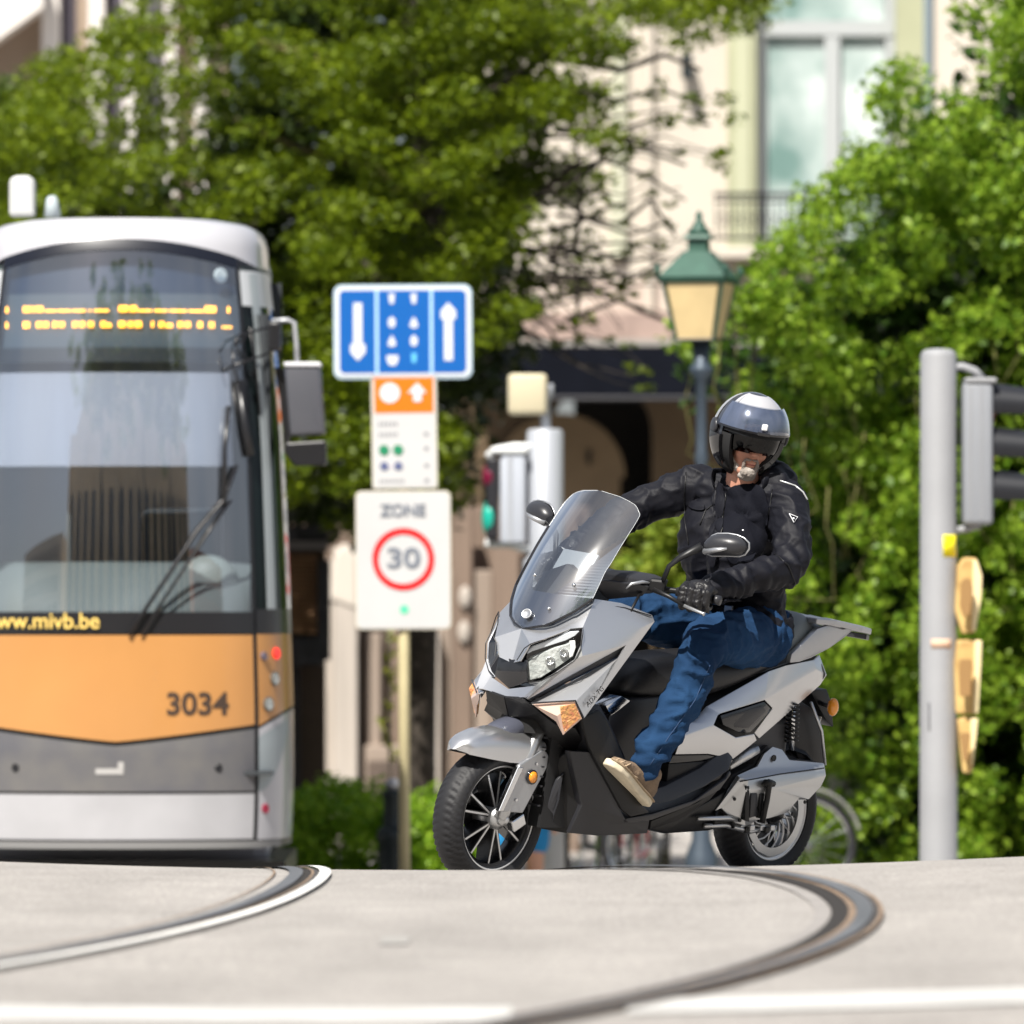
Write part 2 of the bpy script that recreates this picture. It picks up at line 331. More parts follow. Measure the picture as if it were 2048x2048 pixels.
# ---- headlights
def lampy(px): return (.066+.14*(px-1057)/108) if px > 1057 else .040+.026*(px-1034)/23
def hl(l, off): return [V(x, y, lampy(x)+off) for x, y in l]
hous = [(1052,1324),(1055,1303),(1064,1290),(1088,1280),(1140,1260),(1164,1258),(1163,1285),(1149,1319),(1114,1343),(1082,1361),(1057,1365),(1057,1325)]
lens = [(1058,1325),(1067,1315),(1114,1294),(1134,1289),(1151,1280),(1153,1294),(1147,1313),(1114,1336),(1082,1356),(1060,1361)]
strip = [(1056,1308),(1060,1299),(1068,1292),(1090,1284),(1142,1263),(1160,1262),(1150,1272),(1132,1281),(1064,1303)]
lensm = mat('lamp_lens', (.58, .61, .59), .10, .0, coat=1., vscale=34, bump=.5, bscale=45, col2=(.34, .37, .36))
drl = mat('drl_bar', (.62, .66, .70), .12, coat=1.)
refl = mat('lamp_reflector', (.75, .77, .76), .12, .95, bump=.5, bscale=60)
for s in (1, -1):
    def f3(l, off, th): P = hl(l, off); P = P if s > 0 else mirr(P); return P, (-th*s)
    h_, d_ = f3(hous, -.010, .02); hm = MB().prism(h_, (0, d_, 0)).build('headlight', gloss, scoot)
    h_, d_ = f3(lens, .0, .02); MB().prism(h_, (0, d_, 0)).build('lens', lensm, hm, bev=.003)
    h_, d_ = f3(strip, .001, .01); MB().prism(h_, (0, d_, 0)).build('light_bar', drl, hm, bev=.002)
    for c in ((1128, 1306, 8), (1100, 1322, 9)):
        p = V(c[0], c[1], lampy(c[0])+.002); p.y *= s; MB().lathe(p, (.75, .6*s, .1), [(-.01, .018), (.002, .017), (.004, .012), (-.002, .011), (-.003, .001)], 20).build('projector', refl, hm, smooth=True)
    h_, d_ = f3([(1141,1282),(1150,1281),(1151,1295),(1145,1312),(1139,1315),(1143,1296)], .002, .006); MB().prism(h_, (0, d_, 0)).build('side_bar', mat('white_bar', (.85, .86, .87), .2, coat=.5), hm)
# black centre plate with its edge frame
_p = VV([(1027,1319,0),(1057,1319,.066),(1057,1364,.078),(1021,1377,0)]); obj('number_panel', _p+mirr(_p), [(0, 1, 2, 3), (4, 7, 6, 5)], gloss, scoot, merge=True, solid=.01, bev=.003, auto=40)
# ---- signal lamps in the cowl wings
sg = [(1066,1409,.132),(1150,1404,.246),(1164,1437,.25),(1126,1470,.212),(1112,1443,.192),(1082,1422,.15)]
P = VV(sg); C0 = sum(P, Vector())/6+Vector((.02, .012, 0))
for s in (1, -1):
    Q = [Vector((p.x, p.y*s, p.z)) for p in P+[C0]]
    ob = obj('turn_signal', Q, [(i, (i+1) % 6, 6) for i in range(6)], ctint, scoot, solid=.004, auto=30)
    P2 = [Vector((p.x+.002, (p.y+.006)*s, p.z)) for p in VV([(1120,1413,.217),(1148,1407,.243),(1160,1435,.248),(1128,1463,.214),(1118,1440,.2)])]
    MB().prism(P2, (-.008, -.012*s, 0)).build('amber_reflector', mat('amber_facets', (.80, .48, .14), .2, coat=.6, bump=.9, bscale=70, col2=(.75, .25, .12), vscale=60), ob)
    MB().tube([Vector((p.x+.002, (p.y+.002)*s, p.z)) for p in VV([(1062,1406,.13),(1151,1401,.249),(1168,1437,.254)])], .003, 5).build('lens_edge', gloss, ob)
# ---- dark inner fairing behind the wings and front wheel cavity
shell('inner_fairing', VV([(1012,1392,0),(1050,1394,.09),(1085,1424,.13),(1112,1445,.17),(1150,1452,.19),(1180,1504,.14),(1140,1502,.12),(1090,1470,.08),(1050,1450,0),(1020,1430,0)]),
      [(0, 1, 2, 9), (2, 3, 7, 8), (9, 2, 8), (3, 4, 5, 6, 7)], blkp, .01)
MB().prism([(-.10, -.09, .56), (-.06, -.04, .56), (-.06, .04, .56), (-.10, .09, .56), (-.25, .12, .56), (-.25, -.12, .56)], (-.05, 0, .16)).build('steering_cover', blkp, scoot)
MB().prism([(-.17, -.10, .22), (-.17, .10, .22), (-.34, .12, .22), (-.34, -.12, .22)], (-.02, 0, .5)).build('radiator_duct', mat('duct_black', (.008, .008, .009), .6), scoot)
for k in range(9): MB().box((-.155, 0, .30+.035*k), (.01, .2, .006)).build('radiator_slat', gryp, scoot)
# logo badge on the nose
bd = MB().lathe(V(1056, 1228, .0)+Vector((.006, 0, 0)), (.85, .25, .45), [(0, .019), (.005, .019), (.006, .017), (.004, .0155)], 24).build('nose_badge', silver2, scoot, smooth=True)
# ---- windshield on a bowed surface: x = xc(z) - k y^2
w0, w1 = V(1046, 1256, 0), V(1200, 981, 0)
def wxc(z): t_ = (z-w0.z)/(w1.z-w0.z); return w0.x+(w1.x-w0.x)*t_+.030*math.sin(math.pi*min(max(t_, 0), 1))
def won(px, py, k=2.4):
    lo, hi = -.25, .30; best = 0
    for i in range(60):
        y = (lo+hi)/2; p = V(px, py, y); g_ = p.x-(wxc(p.z)-k*y*y)
        if g_ > 0: hi = y
        else: lo = y
    p = V(px, py, (lo+hi)/2); p.x = wxc(p.z)-k*p.y*p.y; return p
wl = [won(*p) for p in [(1097,1248),(1149,1222),(1190,1197),(1200,1167),(1211,1143),(1229,1126),(1247,1103),(1261,1078),(1275,1052),(1281,1030),(1273,1011),(1250,997),(1222,986)]]
wl = [V(1046, 1256, 0)]+wl+[Vector((w1.x, 0, w1.z))]
for p in wl: p.y = max(p.y, 0); p.y = min(p.y, .185)
zs = [wl[0].z+(wl[-1].z-wl[0].z)*i/30 for i in range(31)]
def wwid(z):
    for i in range(len(wl)-1):
        if wl[i].z <= z <= wl[i+1].z and wl[i+1].z > wl[i].z: f = (z-wl[i].z)/(wl[i+1].z-wl[i].z); return wl[i].y+(wl[i+1].y-wl[i].y)*f
    return 0.
def wband(name, z0, z1, m, off, lo=None, k=2.4, wf=wwid, parent=scoot, nz=30, u0=-1, u1=1, th=.004):
    Vs = []; Fs = []; nu = 24
    for i in range(nz+1):
        z = z0+(z1-z0)*i/nz; ww = wf(z)
        for j in range(nu+1):
            y = ww*(u0+(u1-u0)*j/nu); Vs.append((wxc(z)-k*y*y+off, y, z))
            if i and j: q = i*(nu+1)+j; Fs.append((q-nu-2, q-nu-1, q, q-1))
    return obj(name, Vs, Fs, m, parent, smooth=True)
wsm = glass('windshield_glass', (.90, .95, 1.0), .74, .06, 6.5)
wsh = wband('windshield', wl[0].z, wl[-1].z-.0005, wsm, 0, nz=46)
rim = [Vector((wxc(z)-2.4*(wwid(z)*s)**2+.001, wwid(z)*s, z)) for s in (1,) for z in np.linspace(wl[0].z, wl[-1].z-.0005, 50)]
MB().tube(rim, .0006, 5).build('screen_edge', mat('clear_edge', (.75, .78, .8), .2), wsh); MB().tube(mirr(rim), .0006, 5).build('screen_edge', MATS['clear_edge'], wsh)
zb = V(1190, 1197, .17).z
MB().tube([Vector((wxc(z)-2.4*wwid(z)**2+.004, wwid(z), z-.004)) for z in np.linspace(wl[0].z, zb+.005, 12)], .005, 6).build('screen_gasket', gloss, wsh)
MB().tube([Vector((wxc(z)-2.4*wwid(z)**2+.004, -wwid(z), z-.004)) for z in np.linspace(wl[0].z, zb+.22, 22)], .005, 6).build('screen_gasket', gloss, wsh)
# bracket seen through the lower screen and along both its sides
blu = mat('screen_bracket', (.045, .055, .085), .35)
def lowz(y0): return 0
wband('screen_bracket', wl[0].z+.004, V(1080,1200,0).z+.03, blu, -.012, wf=lambda z: wwid(z)*.96, parent=wsh, nz=12)
for s in (1, -1):
    Vs = []; Fs = []; za, zc = V(1080,1200,0).z+.028, V(1262,1080,.17).z
    for i in range(21):
        f = i/20; z = za+(zc-za)*f; ww = wwid(z)*.97; inn = ww*(0.25+.75*min(1, f*1.25)) if f < .8 else ww*.999
        inn = ww*(.28+.72*f**.8)
        for y in (inn*s, ww*s): Vs.append((wxc(z)-2.4*y*y-.012, y, z))
        if i: Fs.append((2*i-2, 2*i-1, 2*i+1, 2*i))
    obj('screen_bracket', Vs, Fs, blu, wsh, solid=.004)
for px, py in ((1098, 1217), (1148, 1170), (1070, 1150)):
    MB().lathe(won(px, py), (1, .2, .3), [(-.002, .0065), (.004, .0065), (.007, .003)], 12).build('screen_bolt', chrome, wsh, smooth=True)
# dashboard hood behind the screen
shell('dashboard', [(-.16, 0, 1.03), (-.2, .12, 1.0), (-.33, .15, 1.02), (-.42, .13, 1.10), (-.42, 0, 1.15), (-.28, 0, 1.16), (-.28, .1, 1.12), (-.33, .15, 1.02)], [(0, 1, 6, 5), (1, 2, 3, 6), (6, 3, 4, 5)], blkp, .01)
MB().box((-.33, 0, 1.165), (.015, .17, .09), Matrix.Rotation(R(-35), 3, 'Y')).build('instrument_panel', mat('instrument_face', (.55, .57, .58), .2, coat=.8), scoot, bev=.004)
shell('cowl_top', VV([(1190,1198,.17),(1242,1206,.2),(1304,1230,.25),(1308,1240,.26)])+[Vector((-.50, .2, .98)), Vector((-.46, .08, .99)), Vector((-.30, .08, 1.0))], [(0, 1, 5, 6), (1, 2, 4, 5), (2, 3, 4)], gryp, .006)
# ---- front fender
fs = []
for i, (px, py, z2) in enumerate([(918,1486,0),(930,1462,0),(950,1440,0),(985,1428,0),(1030,1428,0),(1062,1446,0)]): fs.append(V(px, py, 0))
Vs = []; Fs = []; cx, cz = 0, .25; nA = 15; nS = 8
edge = V(929,1504,.05), V(1037,1527,.075), V(1084,1500,.09)
def itp(x, l):
    for (a0, v0), (a1, v1) in zip(l, l[1:]):
        if a0 >= x >= a1: return v0+(v1-v0)*(a0-x)/(a0-a1)
    return l[-1][1]
nA = 22
for i in range(nA):
    x = .232-.402*i/(nA-1); zt = itp(x, [(.232, .497), (.215, .523), (.18, .548), (.12, .568), (.05, .577), (-.05, .578), (-.11, .565), (-.17, .54)])
    ze = itp(x, [(.232, .494), (.2, .484), (.1, .468), (0, .455), (-.06, .452), (-.11, .472), (-.17, .50)]); hw = itp(x, [(.232, .012), (.222, .034), (.20, .053), (.16, .068), (.08, .077), (0, .081), (-.17, .090)])
    for j in range(-nS, nS+1):
        u = j/nS; th = u*math.pi/2; Vs.append((x-.012*abs(u)**2*(x > .2), hw*math.copysign(abs(math.sin(th))**.8, u), ze+(zt-ze)*max(0, math.cos(th))**.62))
nn = 2*nS+1
for i in range(nA-1):
    for j in range(nn-1): Fs.append((i*nn+j, i*nn+j+1, (i+1)*nn+j+1, (i+1)*nn+j))
shell('front_fender', Vs, Fs, silver, .004, both=False, auto=40)
MB().ell((-.045, 0, .56), (.12, .060, .045), 24, 14, Matrix.Rotation(R(14), 3, 'Y')).build('fender_top_cover', mat('bluish_grey_plastic', (.07, .075, .10), .3, coat=.3), scoot, smooth=True)
# fork covers with reflectors
fk = [(1040,1530),(1087,1499),(1093,1503),(1102,1520),(1092,1540),(1053,1613),(1046,1626),(999,1623)]
for s in (1, -1):
    P = [Vector((p.x, .095, p.z)) for p in VV(fk, .095)]
    if s < 0: P = mirr(P)
    fo = MB().prism(P, (0, -.022*s, 0)).build('fork_cover', silver2, scoot, bev=.004)
    P = [Vector((p.x, .1*s, p.z)) for p in VV([(1037,1534),(1048,1535),(1008,1622),(998,1623)], .1)]
    MB().prism(P, (0, -.02*s, 0)).build('fork_edge', chrome, fo, bev=.003)
    c = V(1063, 1554, .096); c.y *= s
    MB().lathe(c, (0, s, 0), [(0, .027), (.006, .027), (.007, .024)], 24).build('reflector_base', gloss, fo, smooth=True)
    MB().lathe(c, (0, s, 0), [(.005, .021), (.012, .020), (.016, .012), (.017, .001)], 24).build('reflector', amber, fo, smooth=True)
    MB().tube([(0.015, .070*s, .25), (-.21, .066*s, .70)], [.026, .024], 12).build('fork_leg', alu, scoot, smooth=True)
    for q in ((1032, 1600), (1073, 1528)): c = V(q[0], q[1], .097); c.y *= s; MB().lathe(c, (0, s, 0), [(0, .006), (.004, .005)], 8).build('bolt', chrome, fo)
# ---- wheels
def wheel(name, cx, cz, Rt, Wt, Rr, front):
    root = MB(); n = 280; ns = 22; Vt = []; Ft = []
    for i in range(n):
        th = 2*math.pi*i/n
        for j in range(ns+1):
            u = -1+2*j/ns; ph = u*R(118); hw = Wt/2
            rh = (Rt-Rr)/1.469; r = Rt-rh+math.cos(ph)*rh; y = math.sin(ph)*hw if abs(ph) < R(90) else math.copysign(hw*(1-.18*(abs(ph)-R(90))/R(28)), u)
            if abs(u) < .80:
                s_ = (i*28/n*2+abs(u)*2.6*(1 if front else -1)+(.5 if u < 0 else 0)) % 1
                if s_ < .34 and .10 < abs(u) < .72: r -= .005
            Vt.append((cx+math.cos(th)*r, y, cz+math.sin(th)*r))
    for i in range(n):
        for j in range(ns): a = i*(ns+1)+j; b_ = ((i+1) % n)*(ns+1)+j; Ft.append((a, a+1, b_+1, b_))
    wr = obj(name, Vt, Ft, rubber, scoot, smooth=True)
    Vr = []; Fr = []; prof = [(-Wt*.36, Rr+.004), (-Wt*.36, Rr-.006), (-Wt*.28, Rr-.022), (0, Rr-.03), (Wt*.28, Rr-.022), (Wt*.36, Rr-.006), (Wt*.36, Rr+.004)]
    nr = 72
    for i in range(nr):
        th = 2*math.pi*i/nr
        for y, r in prof: Vr.append((cx+math.cos(th)*r, y, cz+math.sin(th)*r))
    for i in range(nr):
        for j in range(len(prof)-1): a = i*len(prof)+j; b_ = ((i+1) % nr)*len(prof)+j; Fr.append((a, a+1, b_+1, b_))
    obj('rim', Vr, Fr, rimb if front else mach, wr, smooth=True)
    for s in (1, -1):
        Vl = []; Fl = []
        for i in range(nr):
            th = 2*math.pi*i/nr
            for r, y in ((Rr+.0035, Wt*.365), (Rr-.001, Wt*.385), (Rr-.0065, Wt*.37)): Vl.append((cx+math.cos(th)*r, y*s, cz+math.sin(th)*r))
        for i in range(nr):
            for j in range(2): a = i*3+j; b_ = ((i+1) % nr)*3+j; Fl.append((a, a+1, b_+1, b_))
        obj('rim_lip', Vl, Fl, mach, wr, smooth=True)
    hub = MB().lathe((cx, -.07, cz), (0, 1, 0), [(0, .03), (.02, .042), (.12, .042), (.135, .026), (.15, .016), (.155, .008)], 24).build('hub', alu if front else rimb, wr, smooth=True)
    K = 6
    for k in range(K):
        a0 = 2*math.pi*(k+.35)/K
        for d in (-1, 1):
            A = a0+d*.07; B_ = a0+d*.20
            pa = Vector((math.cos(A)*.035, 0, math.sin(A)*.035)); pb = Vector((math.cos(B_)*(Rr-.018), 0, math.sin(B_)*(Rr-.018)))
            dr = (pb-pa).normalized(); sd = dr.cross(Vector((0, 1, 0)))
            c0 = Vector((cx, 0, cz)); Q = []
            for p, ww, yy in ((pa, .009, .035), (pb, .0055, .028)):
                for y in (-yy, yy): Q += [c0+p+sd*ww+Vector((0, y, 0)), c0+p-sd*ww+Vector((0, y, 0))]
            obj('spoke', Q, [(0, 1, 5, 4), (2, 6, 7, 3), (0, 4, 6, 2), (1, 3, 7, 5), (4, 5, 7, 6)], rimb, wr)
            fpts = []; 
            for s in (1, -1):
                Qf = [c0+pa+sd*.0035+Vector((0, .0355*s, 0)), c0+pa-sd*.0035+Vector((0, .0355*s, 0)), c0+pb-sd*.0035+Vector((0, .0288*s, 0)), c0+pb+sd*.0035+Vector((0, .0288*s, 0))]
                fpts.append(Qf)
            mf = MB()
            for Qf in fpts: mf.prism(Qf, (0, .001, 0))
            mf.build('spoke_face', mach, wr)
    return wr
fw = wheel('front_wheel', 0, .25, .254, .13, .190, True)
# brake disc and caliper
def disc(cx, cz, y, r0, r1, par):
    m_ = MB(); n = 48; Vd = []; Fd = []
    for i in range(n):
        th = 2*math.pi*i/n
        for r in (r0, r1+.003*(i % 4 < 2)):
            for yy in (y, y+.004): Vd.append((cx+math.cos(th)*r, yy, cz+math.sin(th)*r))
    for i in range(n):
        a = i*4; b_ = ((i+1) % n)*4
        Fd += [(a+1, a+3, b_+3, b_+1), (a, b_, b_+2, a+2), (a+2, b_+2, b_+3, a+3)]
    return obj('brake_disc', Vd, Fd, alu, par)
disc(0, .25, -.062, .085, .125, fw)
MB().lathe((0, -.045, .25), (0, 1, 0), [(0, .084), (.004, .084)], 24).build('hub_carrier', blkp, fw)
MB().box((-.085, .058, .235), (.07, .035, .045), Matrix.Rotation(R(25), 3, 'Y')).build('brake_caliper', chrome, scoot, bev=.006)
MB().lathe((0.004, .05, .25), (0, 1, 0), [(0, .024), (.03, .024), (.034, .014), (.045, .012), (.047, .006)], 16).build('axle_block', alu, scoot, smooth=True)
rw = wheel('rear_wheel', -1.54, .232, .252, .145, .176, False)
for k in range(16):
    a0 = k/16*2*math.pi; MB().tube([(-1.54+math.cos(a0+q*.9)*(.05+.10*q), .045, .232+math.sin(a0+q*.9)*(.05+.10*q)) for q in (0, .25, .5, .75, 1)], .004, 5).build('cooling_fin', mach, rw, smooth=True)
disc(-1.54, .232, .052, .128, .158, rw)
# ---- leg shield, floor and lower side panels
plate('lower_side_panel', [(1140,1502,.17),(1180,1504,.215),(1247,1630,.235),(1251,1637,.235),(1300,1640,.23),(1295,1667,.2),(1200,1672,.17),(1138,1666,.13),(1164,1610,.17),(1160,1593,.175)], None, gryp, .03, True, .005)
plate('belly_pan', [(1060,1646,.02),(1085,1560,.05),(1110,1520,.09),(1140,1503,.15),(1160,1593,.165),(1164,1610,.16),(1136,1667,.12),(1085,1658,.06)], None, blkp, .02, True, .004)
plate('side_fin', [(1080,1650,.09),(1115,1560,.12),(1128,1545,.13),(1118,1600,.13),(1102,1655,.1)], None, gryp, .012, True, .003)
plate('leg_shield_edge', [(1164,1437,.235),(1200,1420,.235),(1215,1440,.24),(1255,1530,.25),(1275,1600,.25),(1300,1625,.245),(1262,1634,.245),(1246,1620,.243),(1190,1515,.235),(1178,1490,.23)], None, blkp, .02, True, .005)
plate('leg_shield', [(1168,1437,.22),(1200,1410,.2),(1222,1450,.2),(1262,1540,.2),(1285,1600,.2),(1240,1600,.21),(1190,1510,.215)], None, gryp, .30, False, .004)
plate('floor_board', [(1258,1619,.235),(1343,1602,.235),(1410,1573,.23),(1458,1541,.22),(1466,1515,.21),(1452,1498,.2),(1400,1536,.205),(1330,1572,.2),(1290,1585,.2),(1262,1590,.21)], None, gryp, .40, False, .004)
plate('sill_strip', [(1253,1637,.24),(1304,1628,.24),(1390,1600,.238),(1451,1556,.232),(1460,1541,.225),(1463,1548,.225),(1440,1580,.232),(1380,1612,.236),(1305,1640,.238),(1256,1646,.238)], None, gryp, .02, True, .004)
plate('lower_sill', [(1303,1642,.22),(1395,1605,.22),(1446,1570,.215),(1420,1600,.21),(1360,1640,.205),(1300,1660,.2)], None, blkp, .04, True, .004)
plate('underbody', [(1290,1655,.16),(1365,1632,.16),(1440,1590,.15),(1480,1560,.12),(1500,1640,.1),(1420,1662,.12),(1330,1668,.14)], None, blkp, .30, False, .01)
plate('centre_tunnel', [(1222,1412,.10),(1262,1398,.10),(1330,1392,.11),(1420,1420,.12),(1462,1500,.12),(1440,1540,.12),(1330,1570,.12),(1262,1590,.12),(1215,1460,.11)], None, gryp, .22, False, .01)
for l in ([(1212,1412,.12),(1244,1392,.12),(1262,1402,.12),(1240,1420,.12),(1222,1432,.12)],): plate('glare_plate', l, None, chrome, .06, False, .004)  # bright metal plate added for the glare on the inner leg shield
# ---- silver side bodies
S = dict(a=(1405,1421,.178), b=(1412,1413,.178), c=(1537,1343,.185), d=(1573,1331,.175), e=(1628,1320,.125), f=(1639,1309,.10), g=(1654,1350,.085), h=(1641,1370,.105), i=(1519,1477,.18),
 j=(1509,1466,.185), k=(1546,1417,.2), l=(1530,1400,.205), m=(1441,1427,.205), n=(1633,1339,.13), o=(1428,1450,.222), p=(1472,1475,.222), q=(1509,1468,.215), r=(1514,1481,.205), s=(1467,1518,.2), t=(1416,1508,.205), u=(1351,1509,.205), v=(1364,1473,.215), w=(1380,1445,.2), x=(1436,1430,.21))
SK = list(S); SD = {k: i for i, k in enumerate(SK)}
fsb = 'b c l m|c d e n l|e f g n|l n h i j k|n g h|a b m x|a x o w|w o v|v o p q r s t u'
shell('side_body', [V(*S[k]) for k in SK], [tuple(SD[k] for k in f.split()) for f in fsb.split('|')], silver, .006, bev=.003)
plate('side_vent', [(1441,1431,.2),(1530,1403,.198),(1545,1419,.195),(1501,1465,.19),(1480,1466,.2),(1447,1450,.21)], None, gloss, .02, True, .004)
plate('side_vent_inset', [(1455,1432,.204),(1524,1411,.202),(1534,1421,.2),(1498,1456,.196),(1470,1455,.204)], None, gryp, .02, True, .004)
plate('body_under_band', [(1347,1511,.2),(1416,1510,.2),(1467,1520,.196),(1462,1528,.19),(1416,1521,.195),(1338,1527,.19)], None, gloss, .02, True, .003)
plate('lower_body', [(1338,1527,.188),(1416,1521,.192),(1462,1528,.188),(1440,1560,.19),(1330,1602,.17)], None, blkp, .36, False, .01)
# inner body block so nothing shows through
MB().prism([(-.62, -.10, .45), (-.62, .10, .45), (-1.2, .14, .50), (-1.6, .06, .66), (-1.6, -.06, .66), (-1.2, -.14, .50)], (-.03, 0, .17)).build('inner_body', blkp, scoot)
# ---- seat
def loft(rings, close=True):
    Vs = [p for r in rings for p in r]; n = len(rings[0]); Fs = []
    for i in range(len(rings)-1):
        for k in range(n): Fs.append((i*n+k, i*n+(k+1) % n, (i+1)*n+(k+1) % n, (i+1)*n+k))
    Fs += [tuple(range(n))[::-1], tuple((len(rings)-1)*n+k for k in range(n))]
    return Vs, Fs
def seatring(x, hw, z0, z1, n=20, tilt=0):
    out_ = []
    for k in range(n):
        t_ = 2*math.pi*k/n; c_, s_ = math.cos(t_), math.sin(t_); e = .55
        yy = math.copysign(abs(c_)**e, c_)*hw; zz = math.copysign(abs(s_)**e, s_)
        out_.append((x+tilt*zz, yy*(1-.12*max(zz, 0)), (z0+z1)/2+zz*(z1-z0)/2))
    return out_
rs = [seatring(-.575, .06, .70, .73), seatring(-.62, .085, .68, .79), seatring(-.70, .105, .67, .835), seatring(-.85, .125, .665, .845), seatring(-1.0, .165, .68, .84), seatring(-1.15, .18, .74, .85), seatring(-1.26, .175, .775, .865), seatring(-1.32, .165, .785, .88)]
v_, f_ = loft(rs); obj('seat', v_, f_, seatm, scoot, sub=1, smooth=True)
rs = [seatring(-1.29, .15, .785, .86, tilt=-.01), seatring(-1.36, .155, .79, .93, tilt=-.03), seatring(-1.43, .15, .81, 1.0, tilt=-.045), seatring(-1.50, .14, .86, 1.0, tilt=-.04), seatring(-1.56, .12, .89, .965, tilt=-.02), seatring(-1.7, .1, .89, .94), seatring(-1.74, .08, .895, .925)]
v_, f_ = loft(rs); obj('passenger_seat', v_, f_, seatg, scoot, sub=1, smooth=True)
# ---- grab rails and luggage rack
gr = [(1580,1326,.17),(1584,1308,.175),(1612,1281,.17),(1636,1257,.165),(1659,1250,.16),(1686,1257,.15),(1709,1252,.13),(1712,1256,.13),(1690,1275,.14),(1659,1297,.15),(1623,1316,.165),(1600,1324,.17)]
plate('grab_rail', gr, None, silver2, .022, True, .005)
def rackp(x, y): return Vector((x, y, .985-.15*max(0, -x-1.60)**1.0+.0*x))
rk = MB()
x0, x1 = -1.56, -1.97
for s in (1, -1):
    P = [rackp(-1.52, .165*s), rackp(-1.62, .175*s), rackp(-1.8, .16*s), rackp(-1.93, .10*s), rackp(-1.99, .05*s), rackp(-1.99, -.001*s), rackp(-1.93, -.001*s), rackp(-1.92, .04*s), rackp(-1.86, .085*s), rackp(-1.78, .115*s), rackp(-1.62, .125*s), rackp(-1.52, .12*s)]
    rk.prism(P, (0, 0, -.022))
    rk.prism([rackp(-1.60, .05*s), rackp(-1.66, .06*s), rackp(-1.93, .045*s), rackp(-1.93, .015*s), rackp(-1.66, .03*s)], (0, 0, -.018))
rk.box(rackp(-1.68, 0)-Vector((0, 0, .012)), (.035, .29, .018)); rk.box(rackp(-1.56, 0)-Vector((0, 0, .012)), (.06, .30, .02))
rk.build('luggage_rack', silver2, scoot, bev=.005)
MB().prism([rackp(-1.94, -.07)-Vector((0, 0, .024)), rackp(-1.94, .07)-Vector((0, 0, .024)), rackp(-1.99, .045)-Vector((0, 0, .024)), rackp(-1.99, -.045)-Vector((0, 0, .024))], (0, 0, -.02)).build('rack_pad', gryp, scoot, bev=.004)
# ---- tail
MB().prism(VV([(1640,1312),(1654,1350),(1640,1372),(1600,1400),(1560,1400),(1590,1340)], .10), (0, -.20, 0)).build('tail_section', gryp, scoot, bev=.008)
MB().box((-1.69, 0, .79), (.03, .10, .05), Matrix.Rotation(R(-20), 3, 'Y')).build('tail_lamp', mat('red_lens', (.45, .01, .01), .12, coat=1), scoot, bev=.01)
plate('number_plate_bracket', [(1620,1380,.05),(1654,1378,.05),(1662,1400,.05),(1668,1455,.05),(1652,1440,.05),(1630,1400,.05)], None, blkp, .10, False, .005)
MB().box((-1.76, -.02, .56), (.006, .11, .11), Matrix.Rotation(R(-20), 3, 'Y')).build('number_plate', mat('plate_white', (.75, .75, .74), .4), scoot, bev=.003)
for s in (1, -1):
    c = V(1659, 1413, .10); c.y *= s
    MB().tube([(c.x, .03*s, c.z+.01), (c.x, c.y, c.z)], .009, 8).build('signal_stalk', blkp, scoot, smooth=True)
    MB().ell(c+Vector((-.002, .015*s, 0)), (.022, .022, .034), 16, 10).build('rear_signal', amber, scoot, smooth=True)
# mudguard close over the rear tyre
Vs = []; Fs = []
for i in range(17):
    an = R(20+i*8)
    for j in range(7): u = -1+j/3; rr = .285-abs(u)**3*.04+.004*(i % 3 == 0); Vs.append((-1.54+math.cos(an)*rr, u*.085, .232+math.sin(an)*rr))
    if i:
        for j in range(6): a = (i-1)*7+j; Fs.append((a, a+1, a+8, a+7))
shell('rear_mudguard', Vs, Fs, blkp, .005, both=False)
plate('rear_mudguard_flap', [(1560,1400,.07),(1600,1400,.07),(1632,1420,.07),(1650,1470,.07),(1655,1530,.07),(1600,1530,.07)], None, blkp, .14, False, .01)
for s in (1, -1):
    t0_, t1_ = V(1586, 1395, .13), V(1583, 1500, .13); t0_.y *= s; t1_.y *= s
    so_ = MB().tube([t0_, t1_], .011, 8).build('shock_absorber', chrome, scoot, smooth=True)
    pts = [t0_.lerp(t1_, .1+.75*i/90)+Vector((math.cos(i*.62)*.023, math.sin(i*.62)*.023, 0)) for i in range(91)]
    MB().tube(pts, .0042, 5).build('spring', blkp, so_, smooth=True)
    a_, b_ = V(1622, 1405, .1), V(1650, 1530, .1); a_.y *= s; b_.y *= s
    MB().tube([a_, a_.lerp(b_, .5)+Vector((-.02, 0, .01)), b_], .006, 6).build('fender_stay', alu, scoot, smooth=True)
# ---- engine and transmission cover (left), silencer (right)
E_ = dict(a=(1473,1551,.15), b=(1516,1531,.155), c=(1529,1507,.155), d=(1546,1493,.155), e=(1565,1499,.155), f=(1579,1519,.155), g=(1648,1526,.15), h=(1652,1551,.165), i=(1642,1573,.17), j=(1618,1599,.165), k=(1595,1600,.165),
 l=(1575,1626,.165), m=(1542,1636,.165), n=(1516,1640,.165), o=(1493,1653,.155), p=(1471,1647,.15), q=(1443,1617,.15), r=(1430,1622,.14), s=(1480,1556,.175), t=(1648,1534,.178), u=(1650,1552,.19), v=(1544,1578,.195), w=(1494,1580,.19), x=(1498,1558,.185), y=(1602,1594,.185), z=(1490,1640,.17))
EK = list(E_); ED = {k: i for i, k in enumerate(EK)}
EP = [V(*E_[k]) for k in EK]
fe = 'a b c d e f g t x s|g h u t|x t u v w|v u i|v i j y|w v y k l m n z|h i u|j k y|s x w z o p q r|a s r|n o z'
obj('transmission_cover', EP, [tuple(ED[k] for k in f.split()) for f in fe.split('|')], alu, scoot, solid=.02, auto=28, bev=.003)
